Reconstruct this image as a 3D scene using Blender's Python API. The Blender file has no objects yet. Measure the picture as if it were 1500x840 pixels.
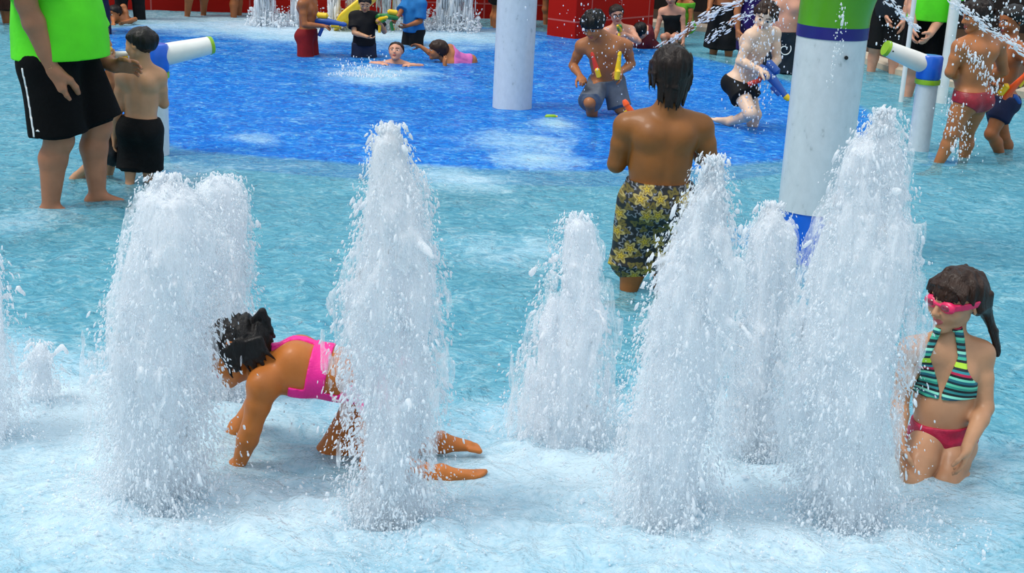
import bpy, math, random
import numpy as np
from mathutils import Vector, Matrix

random.seed(7)
RNG = np.random.default_rng(11)
SC = bpy.context.scene
COL = SC.collection
PI = math.pi

# ------------------------------------------------------------------ camera
F_PX = 2000.0
CAM_H = 1.95
PITCH = math.radians(17.0)
ROLL = math.radians(2.9)
cam_data = bpy.data.cameras.new('camera')
cam_data.lens = 36.0 * F_PX / 1500.0
cam_data.clip_end = 200
cam = bpy.data.objects.new('camera', cam_data)
COL.objects.link(cam)
CAM_M = Matrix.Translation((0, 0, CAM_H)) @ Matrix.Rotation(PI / 2 - PITCH, 4, 'X') @ Matrix.Rotation(ROLL, 4, 'Z')
cam.matrix_world = CAM_M
SC.camera = cam
_R3 = np.array(CAM_M.to_3x3())
_C = np.array([0, 0, CAM_H])


def V(*a):
    return np.array(a, dtype=float)


def ray(px, py):
    return _R3 @ np.array([(px - 750) / F_PX, (420 - py) / F_PX, -1.0])


def at_z(px, py, z=0.0):
    d = ray(px, py)
    return _C + d * ((z - CAM_H) / d[2])


def at_y(px, py, y):
    d = ray(px, py)
    return _C + d * (y / d[1])


def nrm(v):
    v = np.asarray(v, dtype=float)
    return v / max(np.linalg.norm(v), 1e-9)


# ------------------------------------------------------------------ materials
def lin(h):
    h = h.lstrip('#')
    out = []
    for i in (0, 2, 4):
        c = int(h[i:i + 2], 16) / 255
        out.append(c / 12.92 if c <= .04045 else ((c + .055) / 1.055) ** 2.4)
    return (out[0], out[1], out[2], 1.0)


def new_mat(name):
    m = bpy.data.materials.new(name)
    m.use_nodes = True
    nt = m.node_tree
    nt.nodes.clear()
    out = nt.nodes.new('ShaderNodeOutputMaterial')
    return m, nt, out


def N_(nt, kind, **kw):
    n = nt.nodes.new(kind)
    for k, v in kw.items():
        if k.startswith('i_'):
            n.inputs[k[2:].replace('_', ' ')].default_value = v
        else:
            setattr(n, k, v)
    return n


def ramp(nt, stops, interp='LINEAR'):
    n = nt.nodes.new('ShaderNodeValToRGB')
    cr = n.color_ramp
    cr.interpolation = interp
    while len(cr.elements) > 1:
        cr.elements.remove(cr.elements[-1])
    cr.elements[0].position = stops[0][0]
    cr.elements[0].color = stops[0][1]
    for p, c in stops[1:]:
        e = cr.elements.new(p)
        e.color = c
    return n


def g(v):
    return (v, v, v, 1)


def plain(name, col, rough=.5, var=.12, scale=18, bump=.15, bscale=60, coat=0.0, spec=.5, stretch=(1, 1, 1)):
    """a principled surface whose colour wanders a little and whose grain is bumped"""
    m, nt, out = new_mat(name)
    b = N_(nt, 'ShaderNodeBsdfPrincipled')
    tc = N_(nt, 'ShaderNodeTexCoord')
    mp = N_(nt, 'ShaderNodeMapping')
    mp.inputs['Scale'].default_value = stretch
    nt.links.new(tc.outputs['Object'], mp.inputs['Vector'])
    no = N_(nt, 'ShaderNodeTexNoise', i_Scale=scale, i_Detail=4.0)
    nt.links.new(mp.outputs['Vector'], no.inputs['Vector'])
    c = lin(col) if isinstance(col, str) else col
    lo = tuple(x * (1 - var) for x in c[:3]) + (1,)
    hi = tuple(min(1, x * (1 + var)) for x in c[:3]) + (1,)
    r = ramp(nt, [(.3, lo), (.7, hi)])
    nt.links.new(no.outputs['Fac'], r.inputs['Fac'])
    nt.links.new(r.outputs['Color'], b.inputs['Base Color'])
    b.inputs['Roughness'].default_value = rough
    b.inputs['Coat Weight'].default_value = coat
    b.inputs['Coat Roughness'].default_value = .15
    b.inputs['Specular IOR Level'].default_value = spec
    if bump:
        n2 = N_(nt, 'ShaderNodeTexNoise', i_Scale=bscale, i_Detail=3.0)
        nt.links.new(mp.outputs['Vector'], n2.inputs['Vector'])
        bp = N_(nt, 'ShaderNodeBump', i_Strength=bump, i_Distance=.01)
        nt.links.new(n2.outputs['Fac'], bp.inputs['Height'])
        nt.links.new(bp.outputs['Normal'], b.inputs['Normal'])
    nt.links.new(b.outputs['BSDF'], out.inputs['Surface'])
    return m


def skin_mat(name, col, rough=.5, coat=.10):
    m = plain(name, col, rough, .14, 9, .06, 140, coat, .35)
    return m


_MC = {}


def M(name, *a, **k):
    if name not in _MC:
        _MC[name] = plain(name, *a, **k)
    return _MC[name]


# ------------------------------------------------------------------ objects
def link(name, verts, faces, mats, parent=None, smooth=True, mat_idx=None):
    me = bpy.data.meshes.new(name)
    verts = np.asarray(verts, dtype=np.float32)
    nv = len(verts)
    if isinstance(faces, np.ndarray):
        nf, k = faces.shape
        me.vertices.add(nv)
        me.vertices.foreach_set('co', verts.ravel())
        me.loops.add(nf * k)
        me.loops.foreach_set('vertex_index', faces.astype(np.int32).ravel())
        me.polygons.add(nf)
        me.polygons.foreach_set('loop_start', np.arange(0, nf * k, k, dtype=np.int32))
        me.update(calc_edges=True)
    else:
        me.from_pydata([tuple(map(float, v)) for v in verts], [], [tuple(f) for f in faces])
        me.update()
    if not isinstance(mats, (list, tuple)):
        mats = [mats]
    for m in mats:
        me.materials.append(m)
    if mat_idx is not None:
        me.polygons.foreach_set('material_index', np.asarray(mat_idx, dtype=np.int32))
    me.polygons.foreach_set('use_smooth', np.full(len(me.polygons), smooth, dtype=bool))
    me.validate()
    o = bpy.data.objects.new(name, me)
    COL.objects.link(o)
    if parent is not None:
        o.parent = parent
    return o


def recenter(o, p):
    """move the mesh object's origin to p without moving the surface"""
    p = Vector([float(v) for v in p])
    o.data.transform(Matrix.Translation(-p))
    o.location = p


def empty(name, p, label=None, cat=None, group=None):
    o = bpy.data.objects.new(name, None)
    o.empty_display_size = .05
    COL.objects.link(o)
    o.location = [float(v) for v in p]
    tag(o, label, cat, group)
    return o


def tag(o, label=None, cat=None, group=None, kind=None):
    if label:
        o['label'] = label
    if cat:
        o['category'] = cat
    if group:
        o['group'] = group
    if kind:
        o['kind'] = kind
    return o


class MB:
    """collects tubes, lathes and boxes into one mesh"""

    def __init__(s):
        s.v = []
        s.f = []

    def add(s, vs, fs):
        b = len(s.v)
        s.v += [tuple(map(float, v)) for v in vs]
        s.f += [tuple(b + i for i in f) for f in fs]
        return s

    def tube(s, pts, rads, n=16, caps=True, squash=1.0):
        pts = [np.asarray(p, float) for p in pts]
        vs, fs = [], []
        ref = None
        for i, p in enumerate(pts):
            d = nrm(pts[min(i + 1, len(pts) - 1)] - pts[max(i - 1, 0)])
            if ref is None:
                ref = V(0, 0, 1) if abs(d[2]) < .9 else V(1, 0, 0)
            a = nrm(np.cross(ref, d))
            b = np.cross(d, a)
            ref = b if abs(np.dot(b, d)) < .9 else ref
            r = rads[i] if hasattr(rads, '__len__') else rads
            for k in range(n):
                t = 2 * PI * k / n
                vs.append(p + a * r * math.cos(t) + b * r * squash * math.sin(t))
        for i in range(len(pts) - 1):
            for k in range(n):
                fs.append((i * n + k, i * n + (k + 1) % n, (i + 1) * n + (k + 1) % n, (i + 1) * n + k))
        if caps:
            fs.append(tuple(range(n - 1, -1, -1)))
            fs.append(tuple((len(pts) - 1) * n + k for k in range(n)))
        return s.add(vs, fs)

    def lathe(s, prof, c=(0, 0, 0), n=32, cap=True):
        vs, fs = [], []
        for (r, z) in prof:
            for k in range(n):
                t = 2 * PI * k / n
                vs.append((c[0] + r * math.cos(t), c[1] + r * math.sin(t), c[2] + z))
        for i in range(len(prof) - 1):
            for k in range(n):
                fs.append((i * n + k, i * n + (k + 1) % n, (i + 1) * n + (k + 1) % n, (i + 1) * n + k))
        if cap:
            fs.append(tuple(range(n - 1, -1, -1)))
            fs.append(tuple((len(prof) - 1) * n + k for k in range(n)))
        return s.add(vs, fs)

    def box(s, lo, hi):
        x0, y0, z0 = lo
        x1, y1, z1 = hi
        return s.add([(x0, y0, z0), (x1, y0, z0), (x1, y1, z0), (x0, y1, z0), (x0, y0, z1), (x1, y0, z1), (x1, y1, z1), (x0, y1, z1)],
                     [(3, 2, 1, 0), (4, 5, 6, 7), (0, 1, 5, 4), (1, 2, 6, 5), (2, 3, 7, 6), (3, 0, 4, 7)])

    def build(s, name, mat, parent=None, bevel=0, smooth=True):
        o = link(name, s.v, s.f, mat, parent, smooth)
        if bevel:
            md = o.modifiers.new('bevel', 'BEVEL')
            md.width = bevel
            md.segments = 3
            md.limit_method = 'ANGLE'
        elif smooth:
            md = o.modifiers.new('split', 'EDGE_SPLIT')
            md.split_angle = math.radians(40)
        return o


# ------------------------------------------------------------------ noise and surface nets
def axis_weights(n, cells, off):
    """interpolation matrix from lattice points to n samples, smoothstep"""
    t = np.linspace(0, cells, n) + off
    i0 = np.floor(t).astype(int)
    f = t - i0
    f = f * f * (3 - 2 * f)
    W = np.zeros((n, int(math.ceil(cells + off)) + 2), dtype=np.float32)
    W[np.arange(n), i0] += 1 - f
    W[np.arange(n), i0 + 1] += f
    return W


def noise3(shape, cells, rng):
    Ws = [axis_weights(n, c, rng.random()) for n, c in zip(shape, cells)]
    L = rng.uniform(-1, 1, [w.shape[1] for w in Ws]).astype(np.float32)
    a = np.tensordot(Ws[0], L, (1, 0))
    a = np.tensordot(a, Ws[1], (1, 1)).transpose(0, 2, 1)
    a = np.tensordot(a, Ws[2], (2, 1))
    return a


def noise2(shape, cells, rng):
    Ws = [axis_weights(n, c, rng.random()) for n, c in zip(shape, cells)]
    L = rng.uniform(-1, 1, [w.shape[1] for w in Ws]).astype(np.float32)
    return Ws[0] @ L @ Ws[1].T


_CORN = [(0, 0, 0), (1, 0, 0), (0, 1, 0), (1, 1, 0), (0, 0, 1), (1, 0, 1), (0, 1, 1), (1, 1, 1)]
_EDG = [(0, 1), (2, 3), (4, 5), (6, 7), (0, 2), (1, 3), (4, 6), (5, 7), (0, 4), (1, 5), (2, 6), (3, 7)]


def surface_nets(d, org, h):
    s = d < 0
    nx, ny, nz = d.shape
    c = np.zeros((nx - 1, ny - 1, nz - 1), dtype=np.int8)
    for (i, j, k) in _CORN:
        c += s[i:nx - 1 + i, j:ny - 1 + j, k:nz - 1 + k]
    act = (c > 0) & (c < 8)
    I, J, K = np.nonzero(act)
    idx = np.full(act.shape, -1, dtype=np.int32)
    idx[I, J, K] = np.arange(len(I))
    cv = np.stack([d[I + a, J + b, K + e] for (a, b, e) in _CORN], 1)
    pos = np.zeros((len(I), 3), dtype=np.float32)
    cnt = np.zeros(len(I), dtype=np.float32)
    CA = np.array(_CORN, dtype=np.float32)
    for (a, b) in _EDG:
        va, vb = cv[:, a], cv[:, b]
        m = (va < 0) != (vb < 0)
        t = np.where(m, va / np.where(m, va - vb, 1), 0)
        p = CA[a] + t[:, None] * (CA[b] - CA[a])
        pos[m] += p[m]
        cnt += m
    pos /= cnt[:, None]
    verts = (pos + np.stack([I, J, K], 1)) * h + np.asarray(org, dtype=np.float32)
    quads = []
    for ax in range(3):
        o1, o2 = [(1, 2), (2, 0), (0, 1)][ax]
        sl0 = [slice(1, None)] * 3
        sl1 = [slice(1, None)] * 3
        sl0[ax] = slice(0, -1)
        sl1[ax] = slice(1, None)
        A = s[tuple(sl0)]
        B = s[tuple(sl1)]
        m = A != B
        P = np.stack(np.nonzero(m), 1)
        off = np.ones(3, int)
        off[ax] = 0
        P = P + off
        fl = A[m]
        ok = np.ones(len(P), bool)
        for q in (o1, o2):
            ok &= (P[:, q] >= 1) & (P[:, q] < act.shape[q])
        ok &= P[:, ax] < act.shape[ax]
        P, fl = P[ok], fl[ok]
        e1 = np.zeros(3, int)
        e2 = np.zeros(3, int)
        e1[o1] = 1
        e2[o2] = 1
        g0 = idx[tuple((P - e1 - e2).T)]
        g1 = idx[tuple((P - e2).T)]
        g2 = idx[tuple(P.T)]
        g3 = idx[tuple((P - e1).T)]
        q = np.stack([g0, g1, g2, g3], 1)
        q[~fl] = q[~fl][:, ::-1]
        quads.append(q)
    Q = np.concatenate(quads)
    Q = Q[(Q >= 0).all(1)]
    return verts, Q


def smin(a, b, k):
    if k <= 0:
        return np.minimum(a, b)
    h = np.maximum(k - np.abs(a - b), 0) / k
    return np.minimum(a, b) - h * h * k * .25


class Grid:
    def __init__(s, lo, hi, h):
        s.h = h
        s.lo = np.asarray(lo, float)
        s.n = np.maximum(np.ceil((np.asarray(hi) - s.lo) / h).astype(int) + 1, 4)
        s.ax = [s.lo[i] + np.arange(s.n[i]) * h for i in range(3)]

    def field(s):
        return np.full(tuple(s.n), 1.0, dtype=np.float32)

    def block(s, lo, hi):
        i0 = np.clip(np.floor((np.asarray(lo) - s.lo) / s.h).astype(int), 0, s.n)
        i1 = np.clip(np.ceil((np.asarray(hi) - s.lo) / s.h).astype(int) + 1, 0, s.n)
        sl = tuple(slice(a, b) for a, b in zip(i0, i1))
        X = s.ax[0][sl[0]][:, None, None].astype(np.float32)
        Y = s.ax[1][sl[1]][None, :, None].astype(np.float32)
        Z = s.ax[2][sl[2]][None, None, :].astype(np.float32)
        return sl, X, Y, Z

    def cone(s, F, a, b, r1, r2, k=.01, sub=False, cut=None):
        a = np.asarray(a, float)
        b = np.asarray(b, float)
        r = max(r1, r2)
        m = r + k + 4 * s.h
        sl, X, Y, Z = s.block(np.minimum(a, b) - m, np.maximum(a, b) + m)
        if 0 in F[sl].shape:
            return
        ba = b - a
        l2 = max(float(ba @ ba), 1e-9)
        x, y, z = X - a[0], Y - a[1], Z - a[2]
        t = np.clip((x * ba[0] + y * ba[1] + z * ba[2]) / l2, 0, 1)
        d = np.sqrt((x - ba[0] * t) ** 2 + (y - ba[1] * t) ** 2 + (z - ba[2] * t) ** 2) - (r1 + (r2 - r1) * t)
        if cut is not None:
            q, n = cut
            d = np.maximum(d, (X - q[0]) * n[0] + (Y - q[1]) * n[1] + (Z - q[2]) * n[2])
        if sub:
            F[sl] = -smin(-F[sl], d, k)
        else:
            F[sl] = smin(F[sl], d, k)

    def ball(s, F, a, r, k=.01, sub=False):
        s.cone(F, a, a + V(0, 0, 1e-4), r, r, k, sub)

    def ell(s, F, c, R, fr, k=.02, sub=False):
        """ellipsoid: radii R along the three rows of fr"""
        c = np.asarray(c, float)
        fr = np.asarray(fr, float)
        R = np.asarray(R, float)
        ext = np.abs(fr.T * R).sum(1) if False else np.sqrt(((fr * R[:, None]) ** 2).sum(0))
        m = ext + k + 4 * s.h
        sl, X, Y, Z = s.block(c - m, c + m)
        if 0 in F[sl].shape:
            return
        x, y, z = X - c[0], Y - c[1], Z - c[2]
        k0 = 0
        k1 = 0
        for i in range(3):
            u = x * fr[i][0] + y * fr[i][1] + z * fr[i][2]
            k0 = k0 + (u / R[i]) ** 2
            k1 = k1 + (u / R[i] ** 2) ** 2
        k0 = np.sqrt(k0)
        k1 = np.sqrt(k1)
        d = k0 * (k0 - 1) / np.maximum(k1, 1e-6)
        if sub:
            F[sl] = -smin(-F[sl], d, k)
        else:
            F[sl] = smin(F[sl], d, k)

    def coords(s, c, fr):
        X = s.ax[0][:, None, None] - c[0]
        Y = s.ax[1][None, :, None] - c[1]
        Z = s.ax[2][None, None, :] - c[2]
        return [(X * f[0] + Y * f[1] + Z * f[2]).astype(np.float32) for f in fr]
# ------------------------------------------------------------------ people
SKIN = {
    'tan': skin_mat('skin_tan', '#a8683c'),
    'brown': skin_mat('skin_brown', '#9a5a30'),
    'fair': skin_mat('skin_fair', '#bb8a67'),
    'pale': skin_mat('skin_pale', '#e3bfa3'),
    'pink': skin_mat('skin_pink', '#cf9478'),
    'gold': skin_mat('skin_gold', '#b5692a'),
    'ruddy': skin_mat('skin_ruddy', '#a06a4c'),
    'dark': skin_mat('skin_dark', '#84501f'),
}
LIPS = plain('lips', '#a5503f', .35, .1, 40, 0)
LIPS_F = plain('lips_pink', '#bb5a58', .35, .1, 40, 0)
EYE_W = plain('eye_white', '#dcd8d0', .15, .04, 40, 0)
EYE_D = plain('eye_iris', '#20140e', .1, .1, 40, 0)


def hair_mat(name, col):
    return plain(name, col, .42, .35, 30, .5, 220, .06, .28, (1, 1, .25))


HAIR_BLK = hair_mat('hair_black', '#0d0a09')
HAIR_DKB = hair_mat('hair_dark_brown', '#1c1009')
HAIR_BRN = hair_mat('hair_brown', '#2a1609')
HAIR_BLD = hair_mat('hair_light_brown', '#6d4a26')


def ik(a, t, l1, l2, pole):
    d = t - a
    D = np.linalg.norm(d)
    D2 = min(max(D, abs(l1 - l2) + 1e-4), (l1 + l2) * .998)
    u = d / max(D, 1e-9)
    x = (l1 * l1 - l2 * l2 + D2 * D2) / (2 * D2)
    hgt = math.sqrt(max(l1 * l1 - x * x, 0))
    p = np.asarray(pole, float)
    p = nrm(p - u * (p @ u))
    return a + u * x + p * hgt, a + u * D2


class Fig:
    def __init__(s, name, S, P, N, fwd, skin, h=.005, head=None, hf=None, hu=None, HH=None, build=1.0, belly=0.0, pf=None,
                 shw=1.0, female=False, lips=None, label=None, group=None, cat='person', sh=None, hairpad=.06, extra=.0):
        """P pelvis, N neck base, fwd the way the chest faces, pf the way the pelvis faces; head its centre, hf / hu its forward and up"""
        s.S = S
        s.name = name
        s.P = np.asarray(P, float)
        s.N = np.asarray(N, float)
        s.u = nrm(s.N - s.P)
        s.f = nrm(fwd - s.u * (fwd @ s.u))
        s.l = np.cross(s.u, s.f)
        pf = s.f if pf is None else np.asarray(pf, float)
        s.pf = nrm(pf - s.u * (pf @ s.u))
        s.pl = np.cross(s.u, s.pf)
        s.H = HH or .155 * S
        s.hf = nrm(s.f if hf is None else hf)
        hu = s.u if hu is None else np.asarray(hu, float)
        s.hu = nrm(hu - s.hf * (hu @ s.hf))
        s.hl = np.cross(s.hu, s.hf)
        s.Hc = s.N + s.u * (.30 * S * .18) + s.hu * s.H * .42 + s.hf * s.H * .08 if head is None else np.asarray(head, float)
        s.L = np.linalg.norm(s.N - s.P)
        s.b = build
        s.skin = SKIN[skin] if isinstance(skin, str) else skin
        s.lips = lips or LIPS
        s.belly = belly
        s.h = h
        s.shw = shw
        s.arm = {}
        s.leg = {}
        ct = s.P + s.u * s.L * .9
        s.sh = {'L': ct + s.l * .112 * S * shw, 'R': ct - s.l * .112 * S * shw}
        if sh:
            s.sh.update(sh)
        s.hip = {'L': s.P + s.pl * .05 * S - s.u * .02 * S, 'R': s.P - s.pl * .05 * S - s.u * .02 * S}
        s.label = label
        s.group = group
        s.cat = cat
        s.kids = []

    # ---- limbs
    def set_arm(s, side, W=None, pole=None, E=None, hd=None, hn=None, th=None, curl=.35, splay=1.0, size=1.0):
        S = s.S
        A = s.sh[side]
        sg = 1 if side == 'L' else -1
        if W is None:
            W = A - V(0, 0, 1) * .31 * S + s.l * sg * .05 * S + s.f * .05 * S
        W = np.asarray(W, float)
        if pole is None:
            pole = -s.f + s.l * sg * .6
        if E is None:
            E, W = ik(A, W, .172 * S, .150 * S, pole)
        E = np.asarray(E, float)
        fd = nrm(W - E)
        hd = fd if hd is None else nrm(hd)
        if th is None:
            th = s.f
        th = np.asarray(th, float)
        th = th - hd * (th @ hd)
        if np.linalg.norm(th) < .1:
            th = s.u - hd * (s.u @ hd)
        th = nrm(th)
        if hn is None:
            hn = -s.l * sg
        hn = np.asarray(hn, float)
        hn = hn - hd * (hn @ hd) - th * (hn @ th)
        if np.linalg.norm(hn) < .1:
            hn = np.cross(hd, th)
        hn = nrm(hn)
        s.arm[side] = dict(E=E, W=W, hd=hd, th=th, hn=hn, curl=curl, splay=splay, size=size)
        return s

    def set_leg(s, side, A=None, pole=None, K=None, fd=None, up=None):
        S = s.S
        Hh = s.hip[side]
        sg = 1 if side == 'L' else -1
        if pole is None:
            pole = s.pf
        if A is None:
            A = Hh - V(0, 0, 1) * .465 * S + s.pl * sg * .015 * S
        A = np.asarray(A, float)
        if K is None:
            K, A = ik(Hh, A, .235 * S, .235 * S, pole)
        K = np.asarray(K, float)
        sd = nrm(A - K)
        if fd is None:
            fd = s.pf
        fd = nrm(fd)
        s.leg[side] = dict(K=K, A=A, fd=fd, up=V(0, 0, 1) if up is None else nrm(up), sd=sd)
        return s

    # ---- fields
    def build_fields(s):
        S, b = s.S, s.b
        pts = [s.P, s.N, s.Hc + s.hu * s.H * .6, s.Hc - s.hu * .5 * s.H, s.Hc + s.hf * .6 * s.H, s.Hc - s.hf * .6 * s.H]
        for a in s.arm.values():
            pts += [a['E'], a['W'], a['W'] + a['hd'] * .12 * S, a['W'] + a['hn'] * .06 * S + a['hd'] * .05 * S]
        for a in s.leg.values():
            pts += [a['K'], a['A'], a['A'] + a['fd'] * .13 * S, a['A'] - a['up'] * .05 * S]
        pts += [s.sh['L'], s.sh['R'], s.P + s.pl * .1 * S, s.P - s.pl * .1 * S, s.P + s.pf * .1 * S, s.P - s.pf * .1 * S]
        pts = np.array(pts)
        pad = .075 * S * max(b, 1) + .03
        G = s.G = Grid(pts.min(0) - pad, pts.max(0) + pad, s.h)
        T = G.field()
        fr_p = np.array([s.pl, s.u, s.pf])
        fr_c = np.array([s.l, s.u, s.f])
        fm = nrm(s.f + s.pf)
        fm = nrm(fm - s.u * (fm @ s.u))
        fr_m = np.array([np.cross(s.u, fm), s.u, fm])
        k = .045 * S
        at = lambda t: s.P + s.u * s.L * t
        w = 1 + (b - 1) * .55
        G.ell(T, at(.0), V(.092 * w, .080, .068 * w) * S, fr_p, k)
        G.ell(T, at(.32) + fm * s.belly * .03 * S, V(.080 * b, .10, .060 * b + s.belly * .02) * S, fr_m, k)
        G.ell(T, at(.62), V(.093 * w, .13, .066 * w) * S, fr_c, k)
        shm = {q: at(.88) + (s.sh[q] - at(.9)) * .62 for q in 'LR'}
        G.cone(T, shm['L'], shm['R'], .046 * S * w, .046 * S * w, k)
        for q, sg in (('L', 1), ('R', -1)):
            G.ball(T, at(-.09) + s.pl * sg * .046 * S - s.pf * .034 * S, .058 * S * w, .03 * S)
            G.ball(T, at(.72) + s.l * sg * .05 * S + s.f * .032 * S, .044 * S * w, .03 * S)   # chest
            G.ball(T, at(.78) + s.l * sg * .05 * S - s.f * .028 * S, .048 * S * w, .03 * S)   # shoulder blade
            G.cone(T, at(1.08), s.sh[q] + s.u * .008 * S, .022 * S, .03 * S * w, .04 * S)
            G.ball(T, s.sh[q], .036 * S * w, .03 * S)
        nb = s.Hc - s.hu * s.H * .28 - s.hf * s.H * .10
        G.cone(T, at(.97), nb, .034 * S * w, .031 * S * w, .03 * S)
        # spine groove
        G.cone(T, at(.25) - fm * .082 * S * w, at(.85) - s.f * .088 * S * w, .012 * S, .012 * S, .025 * S, sub=True)
        s.torso0 = T.copy()
        s._head(T)
        s.T = T
        B = T.copy()
        s.armF = {}
        for q, a in s.arm.items():
            A = G.field()
            s._arm(A, q, a)
            s.armF[q] = A
            B = smin(B, A, .018 * S)
        s.legF = {}
        for q, a in s.leg.items():
            A = G.field()
            s._leg(A, q, a)
            s.legF[q] = A
        if len(s.legF) == 2:
            Lg = smin(s.legF['L'], s.legF['R'], .008 * S)
        elif s.legF:
            Lg = list(s.legF.values())[0]
        if s.legF:
            B = smin(B, Lg, .03 * S)
        s.B = B

    def _head(s, T):
        G, H = s.G, s.H
        fr = np.array([s.hl, s.hu, s.hf])
        p = lambda l, u, f: s.Hc + s.hl * l * H + s.hu * u * H + s.hf * f * H
        E = G.field()
        k = .05 * H
        G.ell(E, p(0, .14, -.05), V(.385, .36, .46) * H, fr, k)
        G.ell(E, p(0, -.1, .10), V(.29, .36, .31) * H, fr, .08 * H)
        for q in (1, -1):
            G.cone(E, p(.2 * q, -.2, .02), p(.05 * q, -.40, .26), .10 * H, .085 * H, .08 * H)
            G.ball(E, p(.17 * q, -.12, .24), .13 * H, .08 * H)
            G.cone(E, p(.05 * q, .09, .385), p(.2 * q, .09, .30), .045 * H, .04 * H, .04 * H)
        G.ball(E, p(0, -.40, .31), .085 * H, .06 * H)
        for q in (1, -1):
            G.ball(E, p(.145 * q, .015, .44), .075 * H, .05 * H, sub=True)
            G.ball(E, p(.145 * q, .015, .325), .078 * H, .02 * H)
        G.cone(E, p(0, .04, .40), p(0, -.11, .475), .032 * H, .052 * H, .04 * H)
        for q in (1, -1):
            G.ball(E, p(.045 * q, -.125, .44), .038 * H, .02 * H)
            G.cone(E, p(0, -.245, .415), p(.085 * q, -.262, .375), .026 * H, .016 * H, .025 * H)
            G.cone(E, p(0, -.295, .405), p(.07 * q, -.278, .375), .030 * H, .016 * H, .02 * H)
            ef = np.array([nrm(s.hl * q + s.hf * -.45), s.hu, nrm(s.hf + s.hl * q * .45)])
            G.ell(E, p(.375 * q, .0, -.04), V(.035, .125, .075) * H, ef, .03 * H)
            G.ell(E, p(.405 * q, .01, -.03), V(.02, .075, .04) * H, ef, .02 * H, sub=True)
        T[...] = smin(T, E, .06 * H)
        s.headF = E

    def _arm(s, A, q, a):
        G, S = s.G, s.S
        w = 1 + (s.b - 1) * .8
        sh, E, W = s.sh[q], a['E'], a['W']
        mid = sh + (E - sh) * .45
        G.cone(A, sh, mid, .034 * S * w, .031 * S * w, .01 * S)
        G.cone(A, mid, E, .031 * S * w, .0245 * S * w, .01 * S)
        fm = E + (W - E) * .3
        G.cone(A, E, fm, .0245 * S * w, .0265 * S * w, .012 * S)
        G.cone(A, fm, W, .0265 * S * w, .0175 * S * w, .01 * S)
        hd, th, hn = a['hd'], a['th'], a['hn']
        hw = .92 + .08 * w
        hs = S * hw * a['size']
        bases = []
        for i in range(4):
            Bp = W + hd * hs * [.050, .053, .051, .046][i] + th * hs * (.0195 - .0128 * i)
            bases.append(Bp)
            G.cone(A, W + th * hs * (.008 - .005 * i) + hd * .006 * hs, Bp, .0115 * hs, .0085 * hs, .010 * hs)
        for i in range(4):
            Lf = [.041, .046, .043, .034][i] * hs
            c = a['curl'] * (1 + .12 * i)
            sp = a['splay'] * (.16 - .105 * i)
            d0 = nrm(hd + th * sp)
            pp = bases[i]
            r0 = .0066 * hs
            for j, fl in enumerate((.44, .31, .25)):
                ang = c * (.55 + .75 * j)
                d = d0 * math.cos(ang) + hn * math.sin(ang)
                pn = pp + d * Lf * fl
                G.cone(A, pp, pn, r0 * (1 - .09 * j), r0 * (1 - .09 * (j + 1)), .0035 * hs)
                pp = pn
        tb = W + hd * .014 * hs + th * .014 * hs
        t1 = tb + nrm(hd * .62 + th * .72 + hn * .35) * .030 * hs
        t2 = t1 + nrm(hd * .85 + th * .30 + hn * (.3 + .4 * a['curl'])) * .024 * hs
        t3 = t2 + nrm(hd * .9 + th * .05 + hn * (.3 + .6 * a['curl'])) * .018 * hs
        G.cone(A, tb, t1, .0125 * hs, .0085 * hs, .012 * hs)
        G.cone(A, t1, t2, .0082 * hs, .0074 * hs, .004 * hs)
        G.cone(A, t2, t3, .0074 * hs, .0062 * hs, .004 * hs)

    def _leg(s, A, q, a):
        G, S = s.G, s.S
        w = 1 + (s.b - 1) * .7
        hp, K, An = s.hip[q], a['K'], a['A']
        m = hp + (K - hp) * .4
        G.cone(A, hp, m, .056 * S * w, .051 * S * w, .01 * S)
        G.cone(A, m, K, .051 * S * w, .0345 * S * w, .01 * S)
        td = nrm(K - hp)
        bk = nrm(-np.cross(np.cross(a['sd'], td), a['sd'])) if abs(td @ a['sd']) < .995 else -a['fd']
        bk = nrm(-a['fd'] + a['sd'] * (a['fd'] @ a['sd'])) if np.linalg.norm(a['fd'] - a['sd'] * (a['fd'] @ a['sd'])) > .2 else bk
        G.ball(A, K - bk * .008 * S, .031 * S * w, .015 * S)
        cf = K + (An - K) * .30 + bk * .010 * S
        G.cone(A, K, cf, .033 * S * w, .035 * S * w, .015 * S)
        G.cone(A, cf, An, .035 * S * w, .0205 * S * w, .012 * S)
        fd, up = a['fd'], a['up']
        up = nrm(up - fd * (up @ fd))
        sd = np.cross(up, fd) * (1 if q == 'L' else -1)   # outwards
        heel = An - fd * .018 * S - up * .018 * S
        G.ball(A, heel, .0225 * S, .015 * S)
        ball = An + fd * .072 * S - up * .026 * S
        G.cone(A, An, ball, .0205 * S, .014 * S, .015 * S)
        G.cone(A, heel, ball + sd * .012 * S, .017 * S, .012 * S, .015 * S)
        for i in range(5):
            o = -.018 + .0092 * i
            bp = ball + sd * o * S + fd * .004 * S
            tp = bp + fd * [.030, .029, .026, .022, .016][i] * S - up * .006 * S
            G.cone(A, bp, tp, .0085 * S, (.0085 if i == 0 else .0062) * S, .006 * S)

    # ---- meshing
    def mesh(s, F, name, mats, parent, h=None, org=None):
        vts, q = surface_nets(F, s.G.lo, s.h)
        return link(name, vts, q, mats, parent)

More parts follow.
